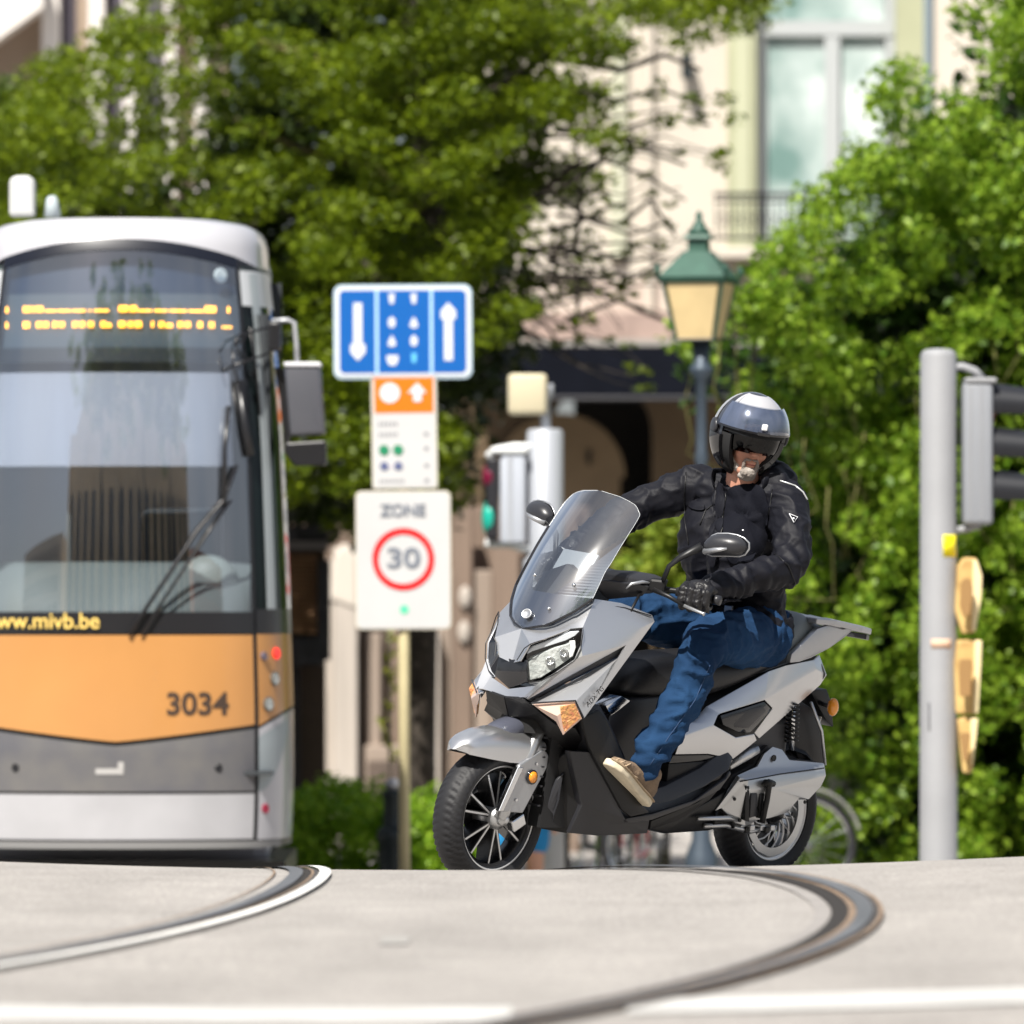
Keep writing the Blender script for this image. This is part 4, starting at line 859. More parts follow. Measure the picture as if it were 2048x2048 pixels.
# ---- shoes
solem = mat('cream_sole', (.62, .54, .40), .8, var=.12, vscale=25); shoem = mat('brown_canvas', (.26, .185, .12), .85, col2=(.15, .10, .065), vscale=18, bump=.4, bscale=220)
def shoe(toe, heel, s, up):
    toe, heel = Vector(toe), Vector(heel); ax = (toe-heel).normalized(); sd = Vector((0, 1, 0)); u = ax.cross(sd).normalized(); u = u if u.z > 0 else -u
    Lg = (toe-heel).length; c = heel; so_ = []
    prof = [(0, .026), (.12, .034), (.3, .034), (.5, .040), (.7, .048), (.85, .044), (.95, .030), (1.0, .012)]
    lo = [c+ax*Lg*t_+sd*w_ for t_, w_ in prof]+[c+ax*Lg*t_-sd*w_ for t_, w_ in reversed(prof)]
    rt = empty('shoe'); rt.parent = man
    sl_ = MB().prism(lo, u*.030).build('sole', solem, None, bev=.008, seg=3, auto=50)
    um = MB(); um.ell(c+ax*Lg*.22+u*.06, (.052, .036, .050)); 
    limb(um, [c+ax*Lg*.10+u*.055, c+ax*Lg*.45+u*.052, c+ax*Lg*.72+u*.042, c+ax*Lg*.88+u*.036], [(.034, .040), (.038, .040), (.044, .028), (.034, .018)])
    limb(um, [c+ax*Lg*.16+u*.06, c+ax*Lg*.20+u*.11], [(.038, .042), (.040, .046)])
    up_ = fuse('shoe', um, shoem, man, vox=.006, smooth=4, fn=folds(.005, 18, 5)); bpy.data.objects.remove(rt)
    sl_.parent = up_
    for k in range(4): q = c+ax*Lg*(.42+.085*k)+u*(.096-.013*k); MB().tube([q+sd*.026, q+u*.004, q-sd*.026], .0032, 6).build('lace', mat('lace', (.45, .38, .28), .9), up_)
    if s > 0:
        ts = bvh(up_); sm = mat('shoe_stitch', (.48, .36, .24), .9); dkp = mat('heel_leather', (.13, .085, .05), .7)
        patchon('heel_counter', [(1278,1560),(1297,1572),(1302,1592),(1294,1606),(1276,1590)], dkp, up_, ts, .002, .003)
        for q in ([(1222,1522),(1240,1540),(1262,1566),(1280,1594)], [(1250,1530),(1262,1548),(1276,1556)], [(1232,1520),(1246,1516)], [(1240,1526),(1254,1521)], [(1248,1533),(1262,1527)]): strap('stitching', q, .0022, sm, up_, ts, .001)
    MB().tube([c+ax*Lg*t_+sd*(w_+.001)*(1)+u*.028 for t_, w_ in prof], .004, 6).build('foxing_stripe', mat('foxing', (.30, .22, .14), .8), up_)
t0_ = V(1211, 1529, .255); h0_ = V(1290, 1614, .255); shoe(t0_, h0_, 1, None)
shoe((t0_.x-.06, -.23, t0_.z-.03), (h0_.x-.06, -.23, h0_.z-.03), -1, None)
# ---- gloved hands closed on the grips
def hand(s):
    g0, g1 = Vector((-.565, .285*s, 1.10)), Vector((-.62, .415*s, 1.09)); ax = (g1-g0).normalized(); wr = Vector(J['haL' if s > 0 else 'haR'])
    c = g0.lerp(g1, .5); c = c+ax*.012; back = (wr-c); back -= ax*back.dot(ax); back.normalize(); u = ax.cross(back)*(-1 if s > 0 else 1); u = u if u.z > 0 else -u
    m_ = MB(); f_ = -back
    limb(m_, [wr, wr.lerp(c, .45)+u*.012, c+back*.03+u*.022], [(.040, .036), (.046, .030), (.054, .027)], tuple(ax))
    m_.ell(c+back*.012+u*.030, (.038, .054, .026), 14, 10)
    for k in range(4):
        o_ = ax*(-.044+.0298*k); ln = (1.0, 1.06, 1.0, .86)[k]; r_ = (.0155, .016, .0155, .0138)[k]
        P = [c+o_+back*.005+u*.036, c+o_+f_*.036*ln+u*.040, c+o_+f_*.056*ln+u*.008, c+o_+f_*.044*ln-u*.026, c+o_+f_*.010-u*.032]
        m_.tube([p for p in P], [r_*1.08, r_*1.1, r_, r_*.95, r_*.85], 10)
        for p in P[1:]: m_.ell(p, (r_,)*3, 10, 8)
    T = [c-ax*.040*1+back*.035+u*.005, c-ax*.052+back*.005-u*.010, c-ax*.045+f_*.022-u*.022]
    if s: m_.tube(T, [.017, .0145, .012], 10); m_.ell(T[-1], (.012,)*3); m_.ell(T[1], (.0145,)*3)
    g = fuse('glove', m_, glov, man, vox=.0038, smooth=3, fn=folds(.003, 40, 8))
    cf = MB(); limb(cf, [wr+(wr-c)*.45, wr+(c-wr)*.12], [(.050, .044), (.042, .036)], tuple(ax)); fuse('glove_cuff', cf, glov, g, vox=.006, smooth=3)
    MB().tube([wr+(c-wr)*.10+ax*math.cos(t_)*.043+u*math.sin(t_)*.038 for t_ in np.linspace(0, 6.28, 20)], .003, 6).build('cuff_piping', MATS['reflective_piping'], g, smooth=True)
    for k in range(4): MB().ell(c+ax*(-.044+.0298*k)+f_*.026+u*.045, (.009, .011, .006), 10, 6).build('knuckle_pad', jack2, g, smooth=True)
hand(1); hand(-1)
# ================================================================ tram (metres from its own centre line; nose on the plane y = 36)
TY, TX = 36.0, (232-1024)*36/FP
tram = empty('tram', (TX, TY, -.66)); tag(tram, 'white and orange tram numbered 3034 with lit destination display, seen head on', 'tram')
TS = FP/TY
def tz(py): return HC-(py-HZ)/TS*(1+.0125*min(1, max(0, (1268-py)/780))**2)
def txx(px): return (px-232)/TS
# half width of the body against height, and how far the nose lies back
WZ = [(-.5, .865), (tz(1680), .875), (tz(1585), .885), (tz(1422), .885), (tz(1268), .872), (tz(1150), .862), (tz(900), .833), (tz(650), .785), (tz(552), .753), (tz(523), .746), (tz(483), .738), (tz(468), .728), (tz(455), .71), (tz(447), .685), (tz(442), .64), (tz(438), .55)]
def hwid(z):
    for (a, wa), (b, wb) in zip(WZ, WZ[1:]):
        if a <= z <= b: return wa+(wb-wa)*(z-a)/(b-a)
    return WZ[-1][1] if z > WZ[-1][0] else WZ[0][1]
_hz = np.arange(-1, 4, .01); _hw = np.array([hwid(z) for z in _hz]); _hs = np.convolve(np.pad(_hw, 12, 'edge'), np.ones(25)/25, 'valid'); _hs = np.where(_hz > tz(552), _hw, _hs)
def hwid(z): return float(np.interp(z, _hz, _hs))
def rake(z):
    d = max(0, z-tz(1268)); return .012*d+.062*d*d+(max(0, z-tz(500))**2)*2.2+max(0, tz(1500)-z)*.06
BW = [(0, 0), (.25, .016), (.5, .055), (.70, .115), (.78, .165), (.86, .25), (.92, .36), (.965, .52), (.985, .72), (1.0, 1.0), (1.001, 1.3)]
def bow(u):
    u = abs(u)
    for (a, ya), (b, yb) in zip(BW, BW[1:]):
        if a <= u <= b: return ya+(yb-ya)*(u-a)/(b-a)
    return BW[-1][1]
import bisect
_us = np.linspace(0, 1.001, 400); _bs = np.interp(_us, [b[0] for b in BW], [b[1] for b in BW])
_kk = np.ones(25)/25; _e = np.r_[_bs[1:13][::-1], _bs, _bs[-1]+np.zeros(12)]; _bsm = np.convolve(_e, _kk, 'same')[12:-12]; _bsm = np.where(_us > .95, _bs, _bsm); _bsm[0:2] = _bsm[0:2]*0
def bows(u): u = min(abs(u), .99999); return (1-(1-u**2.1)**.20)*1.05+max(0, abs(u)-.9995)*0
def TP(x, z, off=0.):
    """point of the tram's skin for lateral x at height z, pushed out by off"""
    u = x/hwid(z)/1.0; return Vector((x, bows(min(abs(u), 1.001))+rake(z)-off, z+.66))
def tpanel(name, x0f, x1f, z0f, z1f, m, off=0., nx=40, nz=14, parent=tram, smooth=True):
    """panel between side functions x(z) fractions and bottom/top heights as functions of x"""
    Vs = []; Fs = []
    for i in range(nz+1):
        for j in range(nx+1):
            f = i/nz; u = j/nx; ux = x0f+(x1f-x0f)*u
            za = z0f(ux); zb_ = z1f(ux); z = za+(zb_-za)*f
            Vs.append(TP(ux*hwid(z), z, off))
            if i and j: q = i*(nx+1)+j; Fs.append((q-nx-2, q-nx-1, q, q-1))
    return obj(name, Vs, Fs, m, parent, smooth=smooth)
tw = mat('tram_white', (.43, .43, .46), .28, coat=.5, var=.04, vscale=2)
to_ = mat('tram_orange', (.47, .225, .070), .34, coat=.4, var=.05, vscale=2)
tg = mat('tram_grey', (.10, .10, .112), .55, var=.18, vscale=5, col2=(.14, .135, .13))
tlg = mat('tram_light_grey', (.30, .34, .36), .4)
tbk = mat('tram_black', (.012, .012, .014), .3)
tgl = glass('tram_glass', (.88, .94, 1.0), .95, .012, 6.5, 1.5)
tgs = glass('tram_side_glass', (.45, .55, .55), .7, .02, .7)
SEAM = .81      # share of the half width where the front ends and the corner begins
c_ = lambda v: (lambda x: v)
zV = lambda x: tz(1489)+(tz(1455)-tz(1489))*(abs(x)/SEAM)**1.15 if abs(x) < SEAM else tz(1455)+(tz(1420)-tz(1455))*(abs(x)-SEAM)/(1-SEAM)
zW = tz(1268)
ztop = lambda x: tz(480)+(tz(514)-tz(480))*(min(abs(x), SEAM)/SEAM)**2.0
tpanel('front_panel', -SEAM+.012, SEAM-.012, lambda x: zV(x)+.014, c_(zW-.006), to_, .01)
tpanel('bumper_panel', -SEAM+.012, SEAM-.012, c_(tz(1584)), lambda x: zV(x)-.008, tg, .004)
tpanel('skirt_panel', -SEAM+.012, SEAM-.012, c_(tz(1680)), c_(tz(1589)), mat('skirt_grey', (.40, .40, .42), .35, coat=.3, var=.08, vscale=3), .008)
tpanel('skirt_lip', -1.0, 1.0, c_(tz(1698)), c_(tz(1684)), mat('lip_grey', (.20, .20, .20), .6), .02, nz=2)
# dark shell behind the joints
tpanel('body_shell', -1.001, 1.001, c_(-.42), c_(zW), tbk, -.012, nx=80)
wsl = tpanel('windshield', -SEAM+.012, SEAM-.012, c_(tz(1224)), lambda x: ztop(x)-.03, tgl, .0, nx=60, nz=40)
wsb = tpanel('windshield_base_band', -SEAM+.012, SEAM-.012, c_(zW), c_(tz(1224)), tbk, .0)
tpanel('windshield_top_band', -SEAM, SEAM, lambda x: ztop(x)-.06, lambda x: ztop(x), mat('top_band', (.008, .010, .018), .35, spec=.3), .006, nz=2)
# roof cap
Vs = []; Fs = []; nz_ = 14
def zr(x, f): z0_ = ztop(x) if abs(x) < SEAM else tz(514)+(tz(540)-tz(514))*min(1, (abs(x)-SEAM)/(1-SEAM)); return z0_+(tz(437)-z0_)*f
for i in range(nz_+1):
    for j in range(61):
        u = -1+2*j/60; z = zr(u, i/nz_); Vs.append(TP(u*hwid(z), z, .006))
        if i and j: q = i*61+j; Fs.append((q-62, q-61, q, q-1))
obj('roof_cap', Vs, Fs, tw, tram, smooth=True)
Vs = []; Fs = []
for i in range(2):
    for j in range(61):
        u = -1+2*j/60; z = tz(437); p = TP(u*hwid(z), z, .006); Vs.append(p if i == 0 else Vector((p.x-.1, 1.6, p.z+.01)))
        if i and j: q = i*61+j; Fs.append((q-62, q-61, q, q-1))
obj('roof', Vs, Fs, tw, tram, smooth=True)
_bo = MB().box((0, 15.2, 1.72), (1.70, 28, 3.26)).build('body', tw, tram, bev=.1, seg=3); _bo.rotation_euler = (0, 0, R(4.2))
# corners: right and left
for s in (1, -1):
    a, b = (SEAM+.012)*s, 1.001*s
    lo_, hi_ = (a, b) if s > 0 else (b, a)
    zVc = lambda x: tz(1458)+(tz(1418)-tz(1458))*min(1, (abs(x)-SEAM)/(1-SEAM))
    co = tpanel('corner_orange', lo_, hi_, lambda x: zVc(x)+.006, c_(zW-.0), to_, .012, nx=30)
    tpanel('corner_white', lo_, hi_, c_(tz(1682)), lambda x: zVc(x)-.010, tw, .012, nx=30)
    # grey lens-shaped infill
    zg1 = lambda x: zVc(x)-.05; zg0 = lambda x: tz(1584)+(tz(1440)-tz(1584))*min(1, max(0, (abs(x)-SEAM-.012)/(1.0-SEAM-.012)))**2.2
    e0, e1 = (SEAM+.012)*s, .985*s; l2, h2 = (e0, e1) if s > 0 else (e1, e0)
    tpanel('corner_grey', l2, h2, zg0, zg1, tlg, .016, nx=24)
    tpanel('corner_glass', lo_, hi_, c_(zW+.0), c_(tz(610)), tgs, .008, nx=30)
    tpanel('corner_backing', lo_, hi_, c_(zW+.0), c_(tz(530)), mat('corner_dark', (.05, .065, .065), .4), -.03, nx=30)
    p0, p1 = .945*s, .965*s; l3, h3 = min(p0, p1), max(p0, p1)
    tpanel('pillar_strip', min(.885*s, .935*s), max(.885*s, .935*s), c_(zW), c_(tz(545)), mat('pillar_grey', (.36, .40, .41), .35), .012, nx=6)
    tpanel('corner_base', lo_, hi_, c_(zW), c_(tz(1218)), tbk, .014, nx=30, nz=3)
    tpanel('corner_roof_white', lo_, hi_, c_(tz(610)), c_(tz(540)), mat('upper_grey', (.50, .52, .54), .35), .008, nx=30, nz=4)
    tpanel('corner_joint', min((SEAM-.012)*s, (SEAM+.012)*s), max((SEAM-.012)*s, (SEAM+.012)*s), c_(tz(1690)), c_(tz(520)), tbk, .002, nx=2, nz=40)
def tdisc(name, px, py, r, m, par=tram, off=.016, d=.02, mirror_=True):
    o = None
    for s in ((1, -1) if mirror_ else (1,)):
        x = txx(px); z = tz(py); p = TP(x, z, off); q = TP(x+.01, z, off)-TP(x-.01, z, off); n_ = Vector((q.y, -q.x, 0)).normalized()
        p.x *= s; n_.x *= s; o = MB().lathe(p-n_*.01, n_, [(0, r), (d, r), (d+.004, r*.8), (d+.002, r*.3)], 24).build(name, m, par, smooth=False)
        if name == 'headlight': MB().lathe(p-n_*.012, n_, [(0, r*1.28), (d, r*1.28), (d+.004, r*1.05)], 24).build('lamp_ring', mat('lamp_ring', (.18, .17, .15), .35, .6), o)
    return o
tdisc('headlight', 545, 1359, .030, lensm); tdisc('headlight', 533, 1410, .030, lensm); tdisc('sensor_lamp', 524, 1313, .022, mat('lamp_grey', (.12, .10, .13), .3))
tdisc('tail_light', 548, 1308, .028, mat('tail_red', (.85, .02, .02), .3, emit=(1, .03, .02, .6))); tdisc('side_reflector', 528, 1620, .026, mat('dark_red', (.28, .01, .04), .3), d=.012)
tdisc('jack_socket', 437, 1536, .021, tbk, d=.002)
tdisc('top_sticker', 437, 552, .040, mat('sticker', (.38, .46, .52), .4), off=.006, d=.003, mirror_=False)
# coupling cover scuffs, wiped marks on the bumper
tpanel('coupling_mark', txx(190)/.905, txx(247)/.905, c_(tz(1549)), c_(tz(1537)), mat('scuff', (.40, .39, .38), .7), .008, nx=6, nz=2); tpanel('coupling_mark', txx(236)/.905, txx(248)/.905, c_(tz(1540)), c_(tz(1524)), MATS['scuff'], .009, nx=3, nz=2)
# pale wedge highlights where the moulded orange panel steps
def on_front(off): return lambda co: TP(co.x, co.y, off+co.z)
def ttext(body, px, py, h, m, name, sx=1., bold=0., align='CENTER'):
    x0_, z0_ = txx(px), tz(py); return text(body, h, name, m, tram, fn=lambda co: TP(x0_+co.x, z0_+co.y, .013+co.z), sx=sx, bold=bold, align=align)
ttext('3034', 394, 1410, .158, mat('number_brown', (.05, .03, .02), .5), 'fleet_number', sx=1.02, bold=.004)
yl = mat('lettering_yellow', (.78, .55, .14), .5)
ttext('www.mivb.be', 200, 1243, .115, yl, 'web_address', sx=.98, bold=.001, align='RIGHT')
# driver's cab seen through the glass
cabm = mat('cab_dark', (.03, .035, .04), .8); cab = MB(); cab.box((0, 1.25, 1.9), (1.62, .02, 2.6)); cab.box((0, .7, .62), (1.6, 1.1, .02)); cab.box((0, .95, 3.18), (1.1, .7, .02)); cab.build('cab_interior', cabm, tram)
dash = mat('dash_pale', (.17, .19, .18), .6)
Vs = []; Fs = []
for j in range(31):
    u = (-1+2*j/30)*(SEAM-.03); z = tz(1224)
    for f, dz in ((.03, 0), (.12, .17+.06*math.sin(j*.4)), (.40, .26)): p = TP(u*hwid(z), z); Vs.append((p.x, p.y+f, p.z+dz))
    if j: a = (j-1)*3; Fs += [(a, a+3, a+4, a+1), (a+1, a+4, a+5, a+2)]
obj('dashboard', Vs, Fs, dash, tram, smooth=True)
MB().ell(TP(txx(410), tz(1175))+Vector((0, .30, 0)), (.17, .10, .17), 20, 12).build('driver_console', mat('console_pale', (.28, .31, .28), .5), tram, smooth=True)
blind = tpanel('sun_blind', -SEAM+.03, SEAM-.10, c_(tz(932)), c_(tz(745)), mat('blind_white', (.36, .37, .42), .8, var=.05, vscale=3, stretch=(6, 1, .3)), -.03, nx=30)
MB().box((.30, .75, 1.62), (.42, .16, .75)).build('driver_seat', mat('seat_dark', (.04, .045, .05), .8), tram, bev=.05)
for x in (.78, -.78): MB().tube([(x, .35, .9), (x*.95, .5, 3.0)], .035, 8).build('cab_pillar', cabm, tram)
# destination display behind the upper glass
tpanel('display_box', -SEAM+.02, SEAM-.02, c_(tz(722)), c_(tz(588)), mat('display_back', (.075, .10, .12), .6), -.075, nx=30)
tpanel('display_sill', -SEAM+.01, SEAM-.01, c_(tz(724)), c_(tz(695)), mat('sill_dark', (.02, .024, .028), .5), -.055, nx=30, nz=3)
tpanel('display_top_dark', -SEAM+.02, SEAM-.02, c_(tz(588)), c_(tz(478)), mat('display_navy_reflection', (.006, .022, .055), .5), -.075, nx=30)  # navy reflection of the upper glass put into this panel's colour
led = mat('led_amber', (.9, .45, .05), .5, emit=(1, .40, .03, 4.5)); leds = MB()
def ledrow(runs, cy, hh):
    for a, b, h_ in runs:
        k = max(1, int((b-a)/4.2)); 
        for i in range(k):
            for j in range(h_):
                p = TP(txx(a+(b-a)*(i+.5)/k), tz(cy+hh-j*3.9), -.06); leds.lathe(p, (0, -1, 0), [(0, .0062), (.004, .0055)], 6)
r1 = [(0,4,3),(36,52,3),(54,60,3),(62,78,3),(82,105,1),(108,135,1),(138,165,1),(170,178,1),(182,212,1),(232,250,3),(254,268,3),(270,298,1),(302,330,1),(334,368,1),(372,402,1),(404,426,3),(448,454,3)]
r2 = [(0,5,3),(37,50,3),(64,76,3),(78,90,3),(98,108,3),(111,123,3),(138,150,3),(153,164,3),(170,182,3),(196,206,3),(208,217,2),(232,245,3),(250,262,3),(265,278,3),(296,304,3),(312,324,3),(327,340,2),(350,362,3),(365,376,3),(390,400,3),(412,424,3),(438,458,1)]
ledrow(r1, 618, 4); ledrow(r2, 649, 4); leds.build('display_text', led, tram)
# wipers
def onf(px, py, off=.03): return TP(txx(px), tz(py), off)
for l, r in (([(258,1268),(330,1160),(395,1060),(446,1000),(470,930)], .012), ([(282,1268),(350,1165),(415,1065),(460,1000)], .009), ([(454,812),(447,900),(446,1010)], .014)):
    MB().tube([onf(*p) for p in l], r, 6).build('wiper', tbk, tram, smooth=True)
MB().tube([onf(474, 760), onf(488, 860), onf(497, 910)], .022, 8).build('wiper_motor_cover', tbk, tram, smooth=True)
MB().tube([onf(475, 740), onf(470, 700), onf(468, 690), onf(490, 670)], .006, 6).build('grab_handle', tbk, tram)
# mirror arms and mirror
def far(px, py, y): return Vector(((px-1024)*(TY+y)/FP-TX, y, HC-(py-HZ)*(TY+y)/FP+.66))
for l in ([(468,690,.2),(478,670,.25),(535,655,.38),(560,650,.42)], [(470,730,.2),(505,718,.3),(540,705,.38)], [(466,700,.2),(468,735,.2),(476,765,.2)], [(500,655,.3),(512,735,.33),(520,830,.36)]): MB().tube([far(*p) for p in l], .0075, 6).build('mirror_arm', tbk, tram, smooth=True)
MB().box(far(549, 672, .42), (.07, .1, .16)).build('mirror_mount', tbk, tram, bev=.02)
MB().tube([far(545,642,.42), far(575,640,.42), far(588,645,.42), far(593,690,.42), far(594,725,.42)], .013, 8).build('mirror_bracket', mat('bracket_grey', (.40, .41, .43), .4, .3), tram, smooth=True)
P = [far(568,728,.40), far(640,728,.40), far(651,868,.40), far(580,872,.40)]
MB().prism(P, (0, .16, 0)).build('side_mirror', mat('mirror_shell', (.070, .072, .085), .4, coat=.3), tram, bev=.018, seg=3, auto=40)
P = [far(567,724,.39), far(641,724,.39), far(643,733,.39), far(569,733,.39)]; MB().prism(P, (0, .17, 0)).build('mirror_cap', mat('cap_white', (.62, .62, .66), .4), tram, bev=.006)
P = [far(570,885,.42), far(652,880,.42), far(653,930,.42), far(590,932,.42), far(568,905,.42)]; MB().prism(P, (0, .12, 0)).build('lower_mirror', tbk, tram, bev=.012)
P = [far(548,735,.5), far(568,735,.5), far(582,872,.5), far(572,900,.5), far(560,800,.5)]; MB().prism(P, (0, .06, 0)).build('mirror_back', tbk, tram)
# roof antennas
for l, w_ in (([(18,432),(18,360),(28,351),(58,350),(69,360),(69,432)], .12),):
    MB().prism([far(p[0], p[1], 1.2) for p in l], (0, w_, 0)).build('roof_antenna', mat('antenna_grey', (.50, .51, .50), .5), tram, bev=.02)
MB().tube([far(105, 434, 1.2), far(104, 400, 1.2), far(103, 392, 1.2)], [.045, .032, .02], 12).build('roof_antenna', mat('antenna_pale', (.42, .48, .50), .5), tram, smooth=True)
MB().box((0, 1.6, .08), (1.7, 2.0, .14)).build('under_frame', tbk, tram)
for s in (1, -1):
    for y in (1.6, 3.4): MB().lathe((s*.66, y, .33), (1, 0, 0), [(-.06, .33), (.04, .33), (.06, .36)], 24).build('wheel', tbk, tram)
# ================================================================ street furniture
galv = mat('galvanised_grey', (.27, .275, .288), .62, .0, var=.06, vscale=3, bump=.04, bscale=60)
def g0(X, Y): return float(gz(X, Y))
def up_from(p): return Vector((p.x, p.y, g0(p.x, p.y)))
def loc(root, p): return Vector(p)-root.location
def rrect(x0, x1, z0, z1, y, r=.04, n=5):
    P = []
    for cx, cz, a0 in ((x1-r, z1-r, 0), (x0+r, z1-r, 90), (x0+r, z0+r, 180), (x1-r, z0+r, 270)):
        for k in range(n+1): a = R(a0+90*k/n); P.append(Vector((cx+math.cos(a)*r, y, cz+math.sin(a)*r)))
    return P
# sign post with three signs
SY = 42.; base = up_from(W(808, 1700, SY)); sp = empty('sign_post', base)
tag(sp, 'pale yellow pole carrying three signs between the tram and the scooter', 'sign post')
S1 = SY/FP
def sx(px): return (px-1024)*S1-base.x
def sz(py): return HC-(py-HZ)*S1-base.z
MB().tube([(sx(809), 0, 0), (sx(808), 0, sz(1300)), (sx(806), .0, sz(600))], .034, 16).build('pole', mat('pole_cream', (.60, .52, .30), .55, var=.1, vscale=4), sp, smooth=True)
sgw = mat('sign_white', (.55, .55, .55), .45, var=.03, vscale=3); sgb = mat('sign_blue', (.002, .105, .40), .4); sgrim = mat('sign_rim', (.48, .62, .72), .5); sgback = mat('sign_back', (.30, .31, .31), .5, .4)
def sign(name, label, x0, x1, y0, y1, face, rimm, tilt=0., r=.04, rim=.016):
    c = Vector(((sx(x0)+sx(x1))/2, -.05, (sz(y0)+sz(y1))/2)); rt = empty(name, base+c); rt.rotation_euler = (0, tilt, 0); tag(rt, label, 'sign')
    hw, hh = (sx(x1)-sx(x0))/2, (sz(y0)-sz(y1))/2
    MB().prism(rrect(-hw, hw, -hh, hh, 0, r), (0, .02, 0)).build('sign_back', rimm, rt)
    MB().prism(rrect(-hw+rim, hw-rim, -hh+rim, hh-rim, -.003, r-rim*.4), (0, .004, 0)).build('sign_face', face, rt)
    for dz in (-hh*.5, hh*.5): MB().box((0, .045, dz), (.12, .03, .03)).build('clamp', sgback, rt)
    return rt, hw, hh
s1, hw, hh = sign('lane_sign', 'blue lane layout sign with white arrows at the top of the pole', 668, 944, 570, 758, sgb, sgrim, R(-.3), .05, .022)
arr = mat('sign_marks', (.66, .68, .72), .45)
def q2(rt, l, m, name, y=-.005): return MB().prism([Vector((x, y, z)) for x, z in l], (0, .003, 0)).build(name, m, rt)
MB().prism(rrect(-hw+.014, hw-.014, -hh+.014, hh-.014, -.0045, .04), (0, .001, 0)).build('border', arr, s1); MB().prism(rrect(-hw+.034, hw-.034, -hh+.034, hh-.034, -.0065, .03), (0, .001, 0)).build('sign_field', sgb, s1)
for px in (754, 863): x = (px-806)*S1; q2(s1, [(x-.009, -hh+.03), (x+.009, -hh+.03), (x+.009, hh-.03), (x-.009, hh-.03)], mat('lane_line', (.42, .66, .92), .5), 'lane_line', -.0075)
cyS = (570+758)/2
def zz(py): return -(py-cyS)*S1
def arrow(px, ya, yb, k):
    x = (px-806)*S1; z0_, z1_ = zz(ya), zz(yb); d = 1 if z1_ > z0_ else -1
    q2(s1, [(x-.026, z0_), (x+.026, z0_), (x+.026, z1_-d*.06), (x-.026, z1_-d*.06)], arr, 'arrow_shaft', -.0085); q2(s1, [(x-.045, z1_-d*.10), (x+.045, z1_-d*.10), (x+.045, z1_-d*.05), (x, z1_), (x-.045, z1_-d*.05)], arr, 'arrow_head', -.0095)
arrow(716, 606, 722, 1); arrow(897, 722, 606, 1)
for px, py, kind in ((784,598,0),(784,645,1),(784,682,2),(785,720,3),(828,598,0),(828,645,2),(828,682,1),(828,716,4)):
    x = (px-806)*S1; z = zz(py); m = arr if kind != 4 else mat('faint_mark', (.12, .50, .80), .5)
    sh = {0: [(-.018, .03), (.018, .03), (.012, -.03), (-.012, -.03)], 1: [(0, .036), (.022, .012), (.018, -.024), (0, -.034), (-.018, -.024), (-.022, .012)], 2: [(0, .034), (.014, .01), (.026, -.022), (.012, -.034), (-.012, -.034), (-.026, -.022), (-.014, .01)],
          3: [(-.036, .026), (.036, .026), (.032, -.008), (.018, -.034), (-.018, -.034), (-.032, -.008)], 4: [(-.016, .026), (.016, .026), (.012, -.03), (-.012, -.03)]}[kind]
    q2(s1, [(x+a, z+b) for a, b in sh], m, 'small_arrow', -.0085)
s2, hw, hh = sign('bus_stop_sign', 'orange topped white stop panel hung under the blue sign', 744, 874, 752, 978, sgw, mat('cream_rim', (.66, .62, .50), .5), R(-.8), .02, .008)
cyS = (752+978)/2; org = mat('sign_orange', (.80, .17, .005), .4); cx2 = 809
def s2x(px): return (px-cx2)*S1
q2(s2, [(s2x(750), zz(826)), (s2x(868), zz(826)), (s2x(868), zz(756)), (s2x(750), zz(756))], org, 'orange_header')
MB().lathe(Vector((s2x(781), -.006, zz(786))), (0, -1, 0), [(0, .060), (.002, .060)], 28).build('round_logo', arr, s2); MB().lathe(Vector((s2x(781), -.0085, zz(786))), (0, -1, 0), [(0, .020), (.001, .020)], 20).build('logo_ring', mat('logo_grey', (.55, .56, .62), .5), s2); MB().lathe(Vector((s2x(781), -.010, zz(786))), (0, -1, 0), [(0, .010), (.001, .010)], 16).build('logo_dot', arr, s2)
for k in range(8): a = k*math.pi/4; MB().box((s2x(781)+math.cos(a)*.038, -.0088, zz(786)+math.sin(a)*.038), (.006, .001, .006)).build('logo_tick', mat('logo_tick', (.75, .72, .80), .5), s2)
q2(s2, [(s2x(828), zz(804)), (s2x(844), zz(804)), (s2x(844), zz(787)), (s2x(855), zz(787)), (s2x(836), zz(766)), (s2x(816), zz(787)), (s2x(828), zz(787))], arr, 'up_arrow', -.0095)
lt = mat('faint_print', (.28, .28, .30), .6); gn = mat('sign_green', (.01, .22, .10), .5); nb = mat('sign_navy', (.10, .12, .24), .5)
for py, x0_, x1_, n in ((848, 758, 798, 5), (869, 758, 798, 5), (962, 758, 810, 7)):
    for k in range(n): xa = x0_+(x1_-x0_)*k/n; q2(s2, [(s2x(xa), zz(py+4)), (s2x(xa+(x1_-x0_)/n-3), zz(py+4)), (s2x(xa+(x1_-x0_)/n-3), zz(py-4)), (s2x(xa), zz(py-4))], lt, 'print_line')
for py in (869, 898, 932, 962): q2(s2, [(s2x(848), zz(py+4)), (s2x(857), zz(py+4)), (s2x(857), zz(py-4)), (s2x(848), zz(py-4))], lt, 'print_number')
for px in (768, 796):
    MB().lathe(Vector((s2x(px), -.006, zz(900))), (0, -1, 0), [(0, .034), (.002, .034)], 6).build('green_block', gn, s2); MB().lathe(Vector((s2x(px), -.006, zz(932))), (0, -1, 0), [(0, .028), (.002, .028)], 6).build('navy_block', nb, s2)
q2(s2, [(s2x(774), zz(935)), (s2x(790), zz(935)), (s2x(790), zz(930)), (s2x(774), zz(930))], mat('pale_bar', (.60, .56, .62), .5), 'navy_link')
